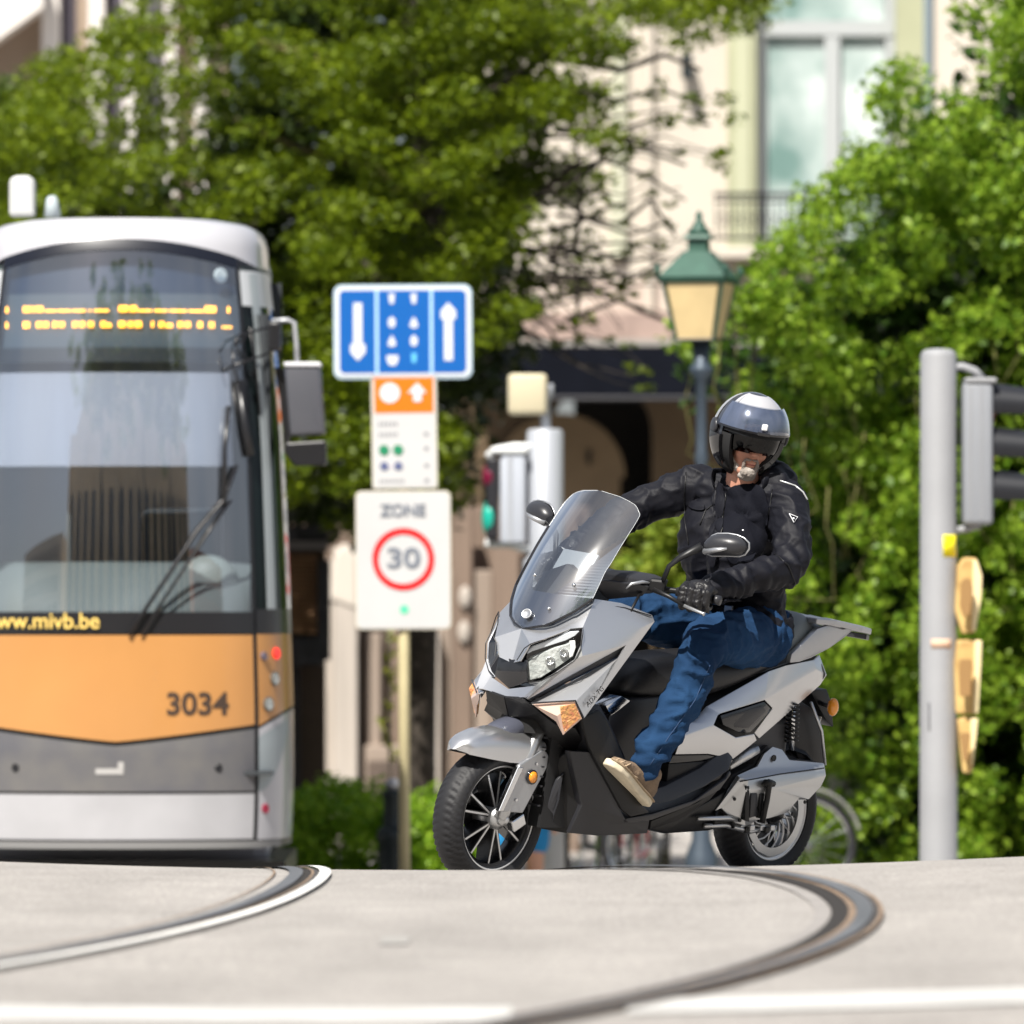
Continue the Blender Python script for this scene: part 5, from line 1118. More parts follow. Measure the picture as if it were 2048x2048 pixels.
s3, hw, hh = sign('speed_zone_sign', 'white ZONE 30 sign with red ring, lowest on the pole', 712, 902, 982, 1259, sgw, mat('cream_rim2', (.62, .57, .46), .5), R(-.3), .035, .008)
cyS = (982+1259)/2
rg = MB(); n = 48; Vs = []; Fs = []
for k in range(n):
    a = 2*math.pi*k/n
    for r in (.150, .186): Vs += [(math.cos(a)*r, -.009, zz(1118)+math.sin(a)*r)]
for k in range(n): a = 2*k; b_ = 2*((k+1) % n); Fs.append((a, a+1, b_+1, b_))
obj('red_ring', Vs, Fs, mat('sign_red', (.78, .01, .012), .4), s3)
RX = Matrix.Rotation(R(90), 4, 'X'); dk = mat('sign_lettering', (.17, .19, .23), .5)
text('ZONE', .098, 'zone_word', dk, s3, Matrix.Translation((0, -.008, zz(1022))) @ RX, .001, bold=.003, sx=1.0); text('30', .165, 'speed_number', dk, s3, Matrix.Translation((.0, -.008, zz(1118))) @ RX, .001, sx=1.25, bold=.004)
MB().lathe(Vector((.004, -.005, zz(1219))), (0, -1, 0), [(0, .028), (.001, .028)], 8).build('green_sticker', mat('mint', (.10, .62, .36), .5), s3)
# bollard
bp = W(785, 1700, 43.5); bb = up_from(bp); bo = empty('bollard', bb); tag(bo, 'dark green cast iron bollard with pale worn knob beside the sign pole', 'bollard')
zt = W(785, 1560, 43.5).z-bb.z; irn = mat('cast_iron', (.020, .028, .030), .45, .3)
MB().lathe((0, 0, 0), (0, 0, 1), [(0, .12), (.10, .12), (.14, .095), (.3, .085), (.5, .088), (.52, .10), (.56, .10), (.6, .075), (zt-.42, .07), (zt-.40, .085), (zt-.36, .085), (zt-.34, .062), (zt-.12, .055), (zt-.10, .066), (zt-.07, .066), (zt-.06, .03)], 20).build('post', irn, bo, smooth=True)
MB().ell((0, 0, zt-.03), (.05, .05, .042), 16, 10).build('knob', mat('worn_silver', (.42, .42, .44), .35, .6), bo, smooth=True)
# right traffic light pole
TLY = 38.; b_ = up_from(W(1873, 1700, TLY)); tl = empty('traffic_light', b_); tag(tl, 'tall grey traffic light pole on the right, yellow sticker, heads turned right', 'traffic light'); S2 = TLY/FP
def rx(px): return (px-1024)*S2-b_.x
def rz(py): return HC-(py-HZ)*S2-b_.z
MB().lathe((rx(1877), 0, 0), (0, 0, 1), [(0, .108), (.02, .103), (rz(712), .098), (rz(704), .090), (rz(699), .07), (rz(697), .02)], 28).build('pole', galv, tl, smooth=True)
hm = mat('head_grey', (.25, .262, .285), .45, var=.04, vscale=4); hdk = mat('hood_dark', (.010, .011, .015), .45)
sh_ = MB().box(((rx(1924)+rx(1983))/2, 0, (rz(765)+rz(1050))/2), (rx(1983)-rx(1924), .28, rz(765)-rz(1050))).build('signal_head', hm, tl, bev=.025, seg=3, auto=40)
for px in (1938, 1960): MB().box((rx(px), -.141, (rz(775)+rz(1040))/2), (.006, .004, rz(775)-rz(1040))).build('head_rib', galv, sh_)
MB().box(((rx(1930)+rx(1988))/2, 0, rz(762)), (.17, .30, .03)).build('head_cap', galv, sh_, bev=.01)
for zc in (808, 894, 980):
    Vs = []; Fs = []; n = 18
    for k in range(n+1):
        a = R(-25+230*k/n)
        for x_, r_ in ((rx(1980), .115), (rx(2052), .100)): Vs.append((x_, math.cos(a)*r_, rz(zc)+math.sin(a)*r_-(.012 if x_ > rx(2000) else 0)))
        if k: q = 2*k; Fs.append((q-2, q-1, q+1, q))
    obj('signal_hood', Vs, Fs, hdk, sh_, solid=.006, auto=60)
    MB().lathe((rx(1984), 0, rz(zc)), (1, 0, 0), [(0, .10), (.01, .095), (.02, .05)], 20).build('signal_lens', {808: mat('lens_red', (.16, .01, .01), .2), 894: mat('lens_amber', (.18, .08, .01), .2), 980: mat('lens_green', (.01, .12, .08), .2)}[zc], sh_)
for l in ([(1905,735),(1925,733),(1950,742),(1965,758)], [(1905,1062),(1930,1058),(1960,1050)]): MB().tube([(rx(a), 0, rz(c)) for a, c in l], .022, 10).build('bracket', galv, tl, smooth=True)
st = []
for k in range(7): a = R(-62-28+k*8+62); st.append((a,))
def polepatch(name, px0, px1, y0, y1, m, off=.0015):
    Vs = []; Fs = []; xc = rx(1877); rr = .0995+off
    for k in range(9):
        x = rx(px0)+(rx(px1)-rx(px0))*k/8; y = -math.sqrt(max(rr*rr-(x-xc)**2, 1e-6))
        for z in (rz(y0), rz(y1)): Vs.append((x, y, z))
        if k: Fs.append((2*k-2, 2*k, 2*k+1, 2*k-1))
    return obj(name, Vs, Fs, m, tl, smooth=True, solid=.001)
polepatch('yellow_sticker', 1884, 1911.5, 1070, 1114, mat('sticker_yellow', (.90, .78, .01), .4)); polepatch('orange_residue', 1860, 1900, 1278, 1297, mat('residue', (.62, .42, .30), .8)); polepatch('small_print_label', 1853, 1858, 1405, 1462, mat('print_dark', (.05, .05, .06), .7))
# wooden bodied pedestrian boxes under the head
yw = mat('weathered_yellow', (.66, .46, .17), .65, var=.2, vscale=10, col2=(.40, .24, .08))
def ybox(label, l, l2):
    P = [Vector((rx(a)+b_.x, TLY-.12, rz(c)+b_.z)) for a, c in l]; c0 = sum(P, Vector())/len(P); rt = empty('signal_backboard', c0); tag(rt, label, 'signal back', 'weathered yellow housings on the traffic light pole')
    MB().prism([p-c0 for p in P], (0, .16, 0)).build('housing', yw, rt, bev=.012)
    P2 = [Vector((rx(a)+b_.x, TLY-.135, rz(c)+b_.z))-c0 for a, c in l2]; MB().prism(P2, (0, .03, 0)).build('side_face', mat('pale_yellow', (.80, .66, .38), .6), rt, bev=.006)
    P3 = [(p-c0)*.5+Vector((-.02, -.10, -.02)) for p in P]; MB().prism(P3, (0, .02, 0)).build('recess_shade', mat('shadow_brown', (.30, .17, .06), .8), rt, bev=.004)  # proud plate, the shade of a recess put into its brown
ybox('uppermost yellow housing, tapered at both ends, on the traffic light pole', [(1912,1135),(1925,1115),(1950,1116),(1960,1150),(1960,1190),(1948,1265),(1922,1268),(1908,1225)], [(1943,1120),(1952,1122),(1961,1152),(1960,1192),(1948,1262),(1941,1262)])
ybox('middle yellow housing, square topped, on the traffic light pole', [(1912,1280),(1958,1279),(1960,1300),(1954,1428),(1910,1428),(1906,1330)], [(1946,1281),(1961,1281),(1959,1330),(1953,1426),(1944,1426)])
ybox('lowest yellow housing, narrow and pointed, on the traffic light pole', [(1912,1438),(1930,1432),(1953,1434),(1951,1460),(1942,1545),(1924,1546),(1918,1500)], [(1938,1436),(1953,1436),(1950,1470),(1940,1540)])
# middle traffic light, seen from behind and turned left
MY = 45.5; m0 = up_from(W(1090, 1500, MY)); tm = empty('traffic_light', m0); tag(tm, 'grey traffic light behind the scooter mirror with square box on top, green lamp facing left', 'traffic light'); S3 = MY/FP
def mx_(px): return (px-1024)*S3-m0.x
def mz_(py): return HC-(py-HZ)*S3-m0.z
MB().lathe((mx_(1090), 0, 0), (0, 0, 1), [(0, .13), (mz_(864), .118), (mz_(858), .10), (mz_(857), .03)], 28).build('pole', mat('pole_pale', (.40, .42, .46), .45, .2), tm, smooth=True)
h2 = MB().box(((mx_(1000)+mx_(1052))/2, 0, (mz_(905)+mz_(1090))/2), (mx_(1052)-mx_(1000), .30, mz_(905)-mz_(1090))).build('signal_head', mat('head_pale', (.44, .47, .53), .4), tm, bev=.03, seg=3, auto=40)
MB().box((mx_(1020), -.152, (mz_(912)+mz_(1084))/2), (.03, .006, mz_(912)-mz_(1084))).build('head_rib', MATS['pole_pale'], h2)
MB().box((mx_(1018), 0, mz_(902)), (.24, .34, .04)).build('head_cap', mat('cap_pale', (.70, .72, .72), .5), h2, bev=.015)
MB().box((mx_(985), 0, (mz_(915)+mz_(1080))/2), (.08, .30, mz_(915)-mz_(1080))).build('backboard', mat('head_black', (.012, .012, .016), .5), h2, bev=.02)
MB().ell((mx_(979), -.06, mz_(955)), (.05, .10, .10), 16, 10).build('signal_lens', mat('lens_dark_red', (.14, .005, .03), .25), h2, smooth=True); MB().ell((mx_(979), -.06, mz_(1036)), (.05, .11, .12), 16, 10).build('signal_lens', mat('lens_lit_green', (.01, .30, .22), .3, emit=(.02, .75, .55, .12)), h2, smooth=True)
for l in ([(975,915),(990,902),(1030,895),(1075,895)], [(970,1086),(985,1088),(1020,1088),(1060,1100)]): MB().tube([(mx_(a), -.05, mz_(c)) for a, c in l], .03, 10).build('bracket', MATS['cap_pale'], tm, smooth=True)
MB().tube([(mx_(1092), 0, mz_(864)), (mx_(1090), 0, mz_(800)), (mx_(1097), 0, mz_(785)), (mx_(1097), 0, mz_(768))], .034, 10).build('top_pipe', MATS['pole_pale'], tm, smooth=True)
MB().box((mx_(1055), -.02, mz_(789)), (mx_(1094)-mx_(1016), .16, mz_(748)-mz_(830))).build('detector_box', mat('box_cream', (.55, .49, .34), .6), tm, bev=.03, seg=3, auto=40)
MB().lathe((mx_(1090), 0, mz_(1150)), (0, 0, 1), [(-.03, .14), (.1, .15), (.12, .12)], 24).build('collar', MATS['pole_pale'], tm, smooth=True)
# lantern
LY = 43.5; l0 = up_from(W(1400, 1500, LY)); ln = empty('street_lamp', l0); tag(ln, 'old green copper lantern with frosted panes on a slim dark post', 'street lamp'); S4 = LY/FP
def lx(px): return (px-1395)*S4
def lz(py): return HC-(py-HZ)*S4-l0.z
ln.location.x = (1395-1024)*S4
cop = mat('copper_green', (.016, .060, .042), .55, .1, col2=(.03, .095, .066), vscale=9); lpan = mat('frosted_pane', (.60, .46, .24), .5, var=.12, vscale=5); lpost = mat('post_grey_blue', (.055, .075, .10), .45, .3)
MB().lathe((lx(1403), 0, 0), (0, 0, 1), [(0, .12), (.4, .10), (.5, .06), (1.6, .045), (lz(1000), .036), (lz(930), .034), (lz(915), .046), (lz(900), .034), (lz(760), .034), (lz(745), .075), (lz(735), .075), (lz(725), .05), (lz(682), .06)], 20).build('post', lpost, ln, smooth=True)
def quadring(c, hx, hy, z, rot): return [Vector((c+hx*a*math.cos(rot)-hy*b*math.sin(rot), hx*a*math.sin(rot)+hy*b*math.cos(rot), z)) for a, b in ((-1, -1), (1, -1), (1, 1), (-1, 1))]
rot = R(-14)
def frust(name, z0_, h0_, z1_, h1_, m, c=0, par=ln, inset=0):
    A = quadring(c, h0_, h0_, z0_, rot); B_ = quadring(c, h1_, h1_, z1_, rot); return MB().add(A+B_, [(0, 1, 2, 3), (7, 6, 5, 4), (0, 4, 5, 1), (1, 5, 6, 2), (2, 6, 7, 3), (3, 7, 4, 0)]).build(name, m, par)
cxl = lx(1398)
gl_ = []
A = quadring(cxl, .118, .118, lz(680), rot); B_ = quadring(cxl, .188, .188, lz(566), rot)
for i in range(4): j = (i+1) % 4; obj('pane', [A[i].lerp(A[j], .06), A[i].lerp(A[j], .94), B_[i].lerp(B_[j], .94), B_[i].lerp(B_[j], .06)], [(0, 1, 2, 3)], lpan, ln, solid=.006)
for i in range(4): MB().tube([A[i], B_[i]], .011, 6).build('frame_bar', cop, ln); MB().tube([A[i], A[(i+1) % 4]], .011, 6).build('frame_bar', mat('frame_dark', (.05, .05, .04), .5), ln)
frust('lamp_rim', lz(568), .205, lz(556), .225, cop, cxl); frust('lamp_roof', lz(556), .215, lz(503), .075, cop, cxl); frust('lamp_chimney', lz(503), .060, lz(478), .055, cop, cxl); frust('chimney_cap', lz(478), .085, lz(470), .075, cop, cxl)
MB().lathe((cxl, 0, lz(470)), (0, 0, 1), [(0, .065), (.03, .07), (.05, .04), (.07, .04), (.09, .018), (.12, .024), (.15, .008)], 16).build('finial', cop, ln, smooth=True)
for i in range(4): q = quadring(cxl, .215, .215, lz(552), rot)[i]; MB().ell(q+Vector((0, 0, .03)), (.02, .02, .035), 10, 8).build('corner_knob', cop, ln)
MB().ell((cxl, 0, lz(620)), (.04, .04, .09), 12, 10).build('bulb', mat('bulb_glass', (.8, .75, .6), .3), ln, smooth=True)
# ---- bicycles and people standing beyond the crest
def bike(label, px, py, Y, rot_, frame, wm=None, R_=.335):
    c = W(px, py, Y); rt = empty('bicycle', Vector((c.x, c.y, c.z-R_))); rt.rotation_euler = (0, 0, rot_); tag(rt, label, 'bicycle', 'bicycles parked beyond the crest')
    fm = mat('bike_'+frame[0], frame[1], .4)
    for x in (0, 1.02):
        Vs = []; Fs = []; n, k = 48, 8
        for i in range(n):
            a = 2*math.pi*i/n
            for j in range(k): b = 2*math.pi*j/k; r = R_-.02+.02*math.cos(b); Vs.append((x+math.cos(a)*r, .02*math.sin(b), R_+math.sin(a)*r))
        for i in range(n):
            for j in range(k): Fs.append((i*k+j, ((i+1) % n)*k+j, ((i+1) % n)*k+(j+1) % k, i*k+(j+1) % k))
        wh = obj('wheel', Vs, Fs, rubber, rt, smooth=True)
        MB().lathe((x, 0, R_), (0, 1, 0), [(-.012, R_-.04), (.012, R_-.04), (.012, R_-.055), (-.012, R_-.055)], 40).v and None
        m_ = MB()
        for i in range(18): a = 2*math.pi*i/18; m_.tube([(x, 0, R_), (x+math.cos(a)*(R_-.05), 0, R_+math.sin(a)*(R_-.05))], .0025, 4)
        m_.tube([(x+math.cos(2*math.pi*i/40)*(R_-.045), 0, R_+math.sin(2*math.pi*i/40)*(R_-.045)) for i in range(41)], .012, 6)
        m_.build('spokes', chrome, wh); MB().tube([(x+math.cos(R(q))*(R_+.03), 0, R_+math.sin(R(q))*(R_+.03)) for q in range(20, 165, 12)], .02, 6, asp=.5).build('mudguard', mat('guard_grey', (.35, .34, .34), .4), wh)
    f = MB(); bbk = (.45, 0, .27); hd = (.90, 0, .80); st_ = (.30, 0, .72)
    for a, b in ((bbk, hd), (bbk, st_), (st_, (.88, 0, .88)), ((0, 0, R_), bbk), ((0, 0, R_), st_), ((.87, 0, .92), (1.02, 0, R_)), (st_, (.26, 0, .9))): f.tube([a, b], .018, 8)
    f.build('frame', fm, rt, smooth=True); MB().ell((.25, 0, .94), (.13, .07, .035), 14, 8).build('saddle', blkp, rt, smooth=True)
    MB().tube([(.80, .26, 1.0), (.88, .2, 1.02), (.86, 0, .99), (.88, -.2, 1.02), (.80, -.26, 1.0)], .014, 8).build('handlebar', blkp, rt, smooth=True)
    MB().lathe((.45, -.03, .27), (0, 1, 0), [(0, .09), (.006, .09)], 24).build('chainring', chrome, rt); return rt
bike('grey bicycle whose front wheel shows right behind the scooter rear wheel', 1612, 1690, 45, R(192), ('grey', (.12, .12, .13)))
bike('dark bicycle with a ringed wheel seen under the scooter floor', 1165, 1690, 46, R(70), ('dark', (.05, .06, .07)))
bike('red hubbed bicycle seen under the middle of the scooter', 1300, 1700, 47, R(100), ('red', (.60, .03, .05)))
def walker(label, px, Y, top, legs, shorts, shoes=(.5, .5, .5), h=1.72, face=0, foot=None):
    X = (px-1024)*Y/FP; g = g0(X, Y); rt = empty('person', Vector((X, Y, g))); rt.rotation_euler = (0, 0, face); tag(rt, label, 'person', 'people standing beyond the crest')
    b = MB(); k = h/1.75
    for s in (1, -1):
        limb(b, [(.0, .09*s, .90*k), (.03, .10*s, .48*k), (-.02, .11*s, .09*k)], [(.085, .085), (.056, .058), (.040, .042)]); limb(b, [(-.02, .11*s, .06*k), (.14, .12*s, .035*k)], [(.04, .04), (.045, .025)])
        limb(b, [(0, .19*s, 1.42*k), (-.03, .25*s, 1.12*k), (.08, .24*s, .88*k)], [(.05, .05), (.04, .04), (.03, .03)])
        for q in range(4): b.tube([(.09, .24*s, .87*k), (.11+.004*q, (.215+.017*q)*s, .80*k), (.11, (.215+.017*q)*s, .765*k)], [.011, .009, .007], 6)
        b.tube([(.10, .235*s, .86*k), (.14, .23*s, .82*k)], [.011, .009], 6)
    limb(b, [(0, 0, .92*k), (0, 0, 1.15*k), (0, 0, 1.42*k), (0, 0, 1.52*k), (.01, 0, 1.60*k)], [(.15, .11), (.14, .10), (.17, .11), (.06, .06), (.055, .055)])
    b.ell((.02, 0, 1.68*k), (.095, .078, .115)); b.ell((.11, 0, 1.66*k), (.018, .014, .02)); 
    fuse('body', b, mat('legs_'+legs[0], legs[1], .6), rt, vox=.016, smooth=3)
    t_ = MB(); limb(t_, [(0, 0, .90*k), (0, 0, 1.15*k), (0, 0, 1.42*k)], [(.18, .13), (.165, .125), (.185, .125)])
    for s in (1, -1): limb(t_, [(0, .18*s, 1.42*k), (-.02, .235*s, 1.18*k)], [(.065, .065), (.055, .055)])
    fuse('shirt', t_, mat('shirt_'+top[0], top[1], .8), rt, vox=.018, smooth=4)
    p_ = MB()
    for s in (1, -1): limb(p_, [(.0, .085*s, .93*k), (.02, .10*s, shorts[2]*k)], [(.11, .115), (.095, .10)])
    fuse('trousers', p_, mat('cloth_'+shorts[0], shorts[1], .8), rt, vox=.018, smooth=4)
    for s in (1, -1): MB().ell((.05, .115*s, .035*k), (.13, .05, .045), 14, 8).build('shoe', mat('shoe_%d' % int(shoes[0]*99), shoes, .6), rt, smooth=True)
    MB().ell((-.01, 0, 1.72*k), (.10, .085, .10), 16, 10).build('hair', mat('hair_brown', (.06, .035, .02), .9), rt, smooth=True)
    return rt
walker('person in blue shorts with bare legs seen behind the scooter front wheel', 1040, 44, ('teal', (.10, .2, .3)), ('bare', (.62, .33, .22)), ('blue', (.01, .22, .50), .70), face=R(-100), h=1.25)
# ================================================================ vegetation
def leaves(name, C, size, m, parent=None, flat=.5, droop=0., seed=1, aspect=.55, towards=None):
    """C (n,3) leaf centres -> one mesh of folded, pointed leaves"""
    r = np.random.default_rng(seed); n = len(C); sz = size*(.6+.8*r.random(n))
    a = r.normal(size=(n, 3)); a[:, 2] = a[:, 2]*flat-droop; a /= np.linalg.norm(a, axis=1)[:, None]
    nn_ = r.normal(size=(n, 3))*.75+np.array([0, 0, 1.]) if towards is None else r.normal(size=(n, 3))*.75+np.array(towards)
    s = np.cross(a, nn_); s /= np.maximum(np.linalg.norm(s, axis=1), 1e-6)[:, None]; u = np.cross(s, a)
    L = sz[:, None]; Wd = L*aspect*.5
    P = np.stack([C-a*L*.5, C-a*L*.05+s*Wd+u*L*.10, C-a*L*.05, C-a*L*.05-s*Wd+u*L*.10, C+a*L*.5-u*L*.08], 1).reshape(-1, 3)
    idx = (np.arange(n)*5)[:, None, None]; F = (idx+np.array([[0, 2, 1], [0, 3, 2], [1, 2, 4], [2, 3, 4]])[None]).reshape(-1, 3)
    me = bpy.data.meshes.new(name); me.vertices.add(len(P)); me.vertices.foreach_set('co', P.ravel()); me.loops.add(F.size); me.loops.foreach_set('vertex_index', F.ravel())
    me.polygons.add(len(F)); me.polygons.foreach_set('loop_start', np.arange(len(F))*3); me.polygons.foreach_set('loop_total', np.full(len(F), 3)); me.update(calc_edges=True)
    return link(name, me, m, parent)
lfA = leafmat('leaf_maple', (.065, .11, .004), (.23, .30, .010), .45)
lfB = leafmat('leaf_ivy', (.085, .185, .008), (.35, .50, .045), .45)
lfC = leafmat('leaf_hedge', (.13, .28, .012), (.36, .54, .035), .45)
bark = mat('bark', (.045, .036, .028), .95, var=.4, vscale=9, bump=.7, bscale=26)
barkm = mat('mossy_branch', (.10, .085, .03), .95, var=.4, vscale=9, bump=.5, bscale=30)
def clump(r, c, rad, n):
    d = r.normal(size=(n, 3)); d /= np.linalg.norm(d, axis=1)[:, None]; q = r.random(n)**(1/2.2)
    return np.array(c)+d*q[:, None]*np.array(rad)
# ---- big tree, upper left: crown made of layered sprays, its right edge ragged
r = np.random.default_rng(5)
ty = 50.; trc = W(830, 1700, 50); tb = up_from(Vector((trc.x, 50, 0)))
tree = empty('broadleaf_tree', tb); tag(tree, 'large broadleaf tree filling the upper left behind the tram', 'tree')
tp = lambda px, py, Y=50.: W(px, py, Y)-tb
MB().tube([(0, 0, 0), tp(838,1500), tp(842,1280), tp(850,1000), tp(840,760), tp(870,560), tp(850,300), tp(820,60), tp(800,-200)], [.16, .12, .115, .11, .11, .105, .09, .07, .04], 12).build('trunk', bark, tree, smooth=True)
BR = [([(862,600),(930,520),(960,430),(975,330)], .06), ([(955,470),(1040,420),(1100,370),(1150,335)], .045), ([(860,640),(760,560),(650,470),(560,420)], .06), ([(850,420),(740,330),(600,300),(470,240)], .055), ([(850,300),(960,200),(1080,120),(1200,40)], .05), ([(830,200),(640,120),(430,60),(280,60)], .05), ([(520,440),(430,500),(330,400)], .03), ([(1080,110),(1240,140),(1330,110),(1400,140)], .03)]
for k, (l, rr) in enumerate(BR): MB().tube([tp(a, b, 50+.3*math.sin(k*2+i)) for i, (a, b) in enumerate(l)], [rr*(1-.2*i) for i in range(len(l))], 8).build('branch', barkm if k in (3, 5) else bark, tree, smooth=True)
TW = [[(1150,335),(1210,320),(1290,350),(1370,400)], [(1000,420),(1060,470),(1130,520),(1210,560)], [(1150,500),(1160,420),(1152,300),(1160,250)], [(1030,600),(1140,590),(1260,560),(1330,520)], [(1130,640),(1240,600),(1330,640),(1400,690)], [(1190,270),(1260,255),(1330,230),(1420,250)], [(1200,300),(1290,300),(1370,330)], [(1240,450),(1300,400),(1350,470)], [(1100,380),(1180,440),(1260,470),(1330,445)], [(1150,180),(1230,200),(1330,180),(1400,210)], [(1152,540),(1156,600),(1150,700)]]
rtw = np.random.default_rng(17)
for (ax_, ay_, bx0, by0, n_) in ((1090,370,1330,330,6),(1090,470,1380,480,7),(1090,560,1400,600,7),(1060,620,1330,690,5),(1100,260,1420,220,5),(1040,500,1230,640,4)):
    for q_ in range(n_):
        x, y = ax_+rtw.normal()*25, ay_+rtw.normal()*30; dx_, dy_ = (bx0-ax_)/6, (by0-ay_)/6+rtw.normal()*9; l = [(x, y)]
        for _ in range(6): x += dx_*(.7+.5*rtw.random()); y += dy_+rtw.normal()*11; l.append((x, y))
        TW.append(l)
for k, l in enumerate(TW): MB().tube([tp(a, b, 49.6+.5*math.cos(k+i)) for i, (a, b) in enumerate(l)], [max(.004, .017-.0028*i) for i in range(len(l))], 6).build('twig', bark, tree, smooth=True)
def inpoly(x, y, P):
    c = False; j = len(P)-1
    for i in range(len(P)):
        if (P[i][1] > y) != (P[j][1] > y) and x < (P[j][0]-P[i][0])*(y-P[i][1])/(P[j][1]-P[i][1])+P[i][0]: c = not c
        j = i
    return c
def fill(poly, n, y0, y1, rad, leafn, r, holes=(), dens=None):
    xs_ = [p[0] for p in poly]; ys_ = [p[1] for p in poly]; out_ = []
    k = 0; tries = 0
    while k < n and tries < n*40:
        tries += 1
        x = r.uniform(min(xs_), max(xs_)); y = r.uniform(min(ys_), max(ys_))
        if not inpoly(x, y, poly): continue
        if any((x-a)**2/rx_**2+(y-b)**2/ry_**2 < 1 for a, b, rx_, ry_ in holes): continue
        if dens is not None and r.random() > dens(x, y): continue
        Y = r.uniform(y0, y1); f = .6+.8*r.random()
        out_.append(clump(r, W(x, y, Y), (rad[0]*f, rad[1]*f, rad[2]*f), int(leafn*f*f))); k += 1
    return np.concatenate(out_)
CR = [(-250,190),(60,190),(90,130),(170,100),(200,40),(280,30),(320,-120),(1560,-120),(1540,40),(1420,70),(1330,80),(1250,110),(1190,150),(1210,240),(1190,330),(1180,440),(1165,560),(1060,640),(1030,700),(980,770),(900,860),(900,1000),(760,1060),(620,1060),(570,960),(520,800),(200,620),(-250,600)]
hol = [(205,300,22,45),(365,400,32,50),(1130,280,30,60),(1075,480,45,60),(300,150,20,50),(640,420,16,22),(800,500,14,20),(985,240,16,22),(560,440,20,30),(1010,560,30,40),(230,170,16,26),(450,120,12,18),(700,250,10,16),(890,380,16,20),(1120,90,20,26),(1230,60,20,16)]
Cc = fill(CR, 620, 48.2, 51.6, (.24, .26, .13), 150, r, hol, lambda x, y: 1 if noise3(np.array([[x/120., y/80., 1.7]]), 1.0, 6)[0] > -.15 else .35)
pts1 = [p for l in TW[:11] for p in l[1:]]+[l[q_] for l in TW[11:] for q_ in (3, 6) if rtw.random() < .45]
ex = [clump(r, W(a+r.normal()*14, b+r.normal()*14, 49.6), (.07, .10, .04), 13) for a, b in pts1]
ex += [clump(r, W(x, y, 49.5), (.12, .15, .07), 34) for x, y in ((1300,190),(1380,200),(1330,240),(1200,180),(1470,60),(1500,20),(1010,640),(1060,560),(1170,640),(1100,220),(1450,200),(1240,300),(940,560),(1440,330),(1460,240))]
tagk = leaves('crown', np.concatenate([Cc]+ex)-np.array(tb), .060, lfA, tree, flat=.5, seed=3); tag(tagk, kind='stuff')
# leaf mass behind; the crown's inner shade is put into its dark leaf colour
r2 = np.random.default_rng(8)
CB = [(-250,200),(90,240),(150,330),(420,330),(430,130),(520,60),(560,-120),(1120,-120),(1100,60),(1060,300),(1000,420),(1010,640),(900,860),(880,980),(760,1050),(620,1050),(560,900),(500,560),(-250,560)]
o = leaves('crown_depth', fill(CB, 330, 51.3, 53.3, (.40, .36, .22), 100, r2, [(205,300,25,50),(365,400,34,50)])-np.array(tb), .12, leafmat('leaf_shade_tone', (.022, .042, .006), (.05, .075, .010), .25), tree, flat=.6, seed=9); tag(o, kind='stuff')
# second small tree at the far left edge
t2 = empty('broadleaf_tree', up_from(W(-90, 1700, 54))); tag(t2, 'darker bushy tree at the far left edge behind the tram roof', 'tree')
r3 = np.random.default_rng(21); t2l = np.array(t2.location)
o = leaves('crown', fill([(-420,190),(60,180),(100,330),(110,470),(-420,470)], 90, 53, 55, (.34, .34, .2), 120, r3)-t2l, .08, leafmat('leaf_dusk', (.03, .06, .006), (.09, .13, .014), .35), t2, seed=12); tag(o, kind='stuff')
MB().tube([(0, 0, 0), (.05, 0, 2.5), (-.02, 0, 5)], [.14, .1, .05], 10).build('trunk', bark, t2, smooth=True)
# ---- climbing vine mass on the right, hanging in tresses
vb = up_from(W(1850, 1700, 46)); vine = empty('climbing_vine', vb); tag(vine, 'tall mass of climbing vine hanging over the wall behind the rider', 'vine')
r4 = np.random.default_rng(31)
VP = [(1330,2000),(1560,1500),(1560,1300),(1530,1100),(1500,900),(1440,820),(1410,740),(1380,700),(1330,650),(1390,620),(1440,600),(1490,530),(1530,480),(1580,450),(1630,385),(1690,330),(1735,230),(1785,150),(1850,75),(1920,10),(2060,-60),(2600,-60),(2600,2000)]
def vden(x, y): v = noise3(np.array([[x/105., y/150., 3.1]]), 1.0, 4)[0]; return (1 if v > .05 else .6 if v > -.25 else .25)
def vclump(n, y0, y1, rad, leafn, r, dens=None, drop=.3):
    out_ = []; k = 0
    while k < n:
        x = r.uniform(1330, 2560); y = r.uniform(-60, 1900)
        if not inpoly(x, y, VP) or (dens is None and not inpoly(x-110, y-70, VP)) or (dens is not None and r.random() > dens(x, y)): continue
        Y = r.uniform(y0, y1)-(.5 if y < 700 else 0)*r.random(); c = W(x, y, Y); f = .6+.8*r.random(); q = clump(r, c, (rad[0]*f, rad[1]*f, rad[2]*f), int(leafn*f*f))
        q[:, 1] += (c.z-q[:, 2])*.25; out_.append(q); k += 1
    return np.concatenate(out_)
o = leaves('foliage', vclump(900, 45.3, 46.6, (.15, .16, .17), 90, r4, vden)-np.array(vb), .063, lfB, vine, flat=.7, droop=.55, seed=33, aspect=.62); tag(o, kind='stuff')
o = leaves('foliage_depth', vclump(430, 46.8, 48.0, (.34, .3, .34), 85, r4)-np.array(vb), .12, leafmat('leaf_shade_tone2', (.018, .05, .006), (.05, .105, .010), .25), vine, flat=.7, droop=.4, seed=35); tag(o, kind='stuff')  # back leaves coloured dark for the shade inside the vine
for k in range(26):
    x = r4.uniform(1380, 2080); y = r4.uniform(560, 1200); l = [W(x+r4.normal()*10*i, y+r4.uniform(50, 90)*i, 45.6+.05*i)-vb for i in range(5)]
    MB().tube(l, .006, 5).build('stem', mat('vine_stem', (.16, .15, .05), .9), vine, smooth=True)
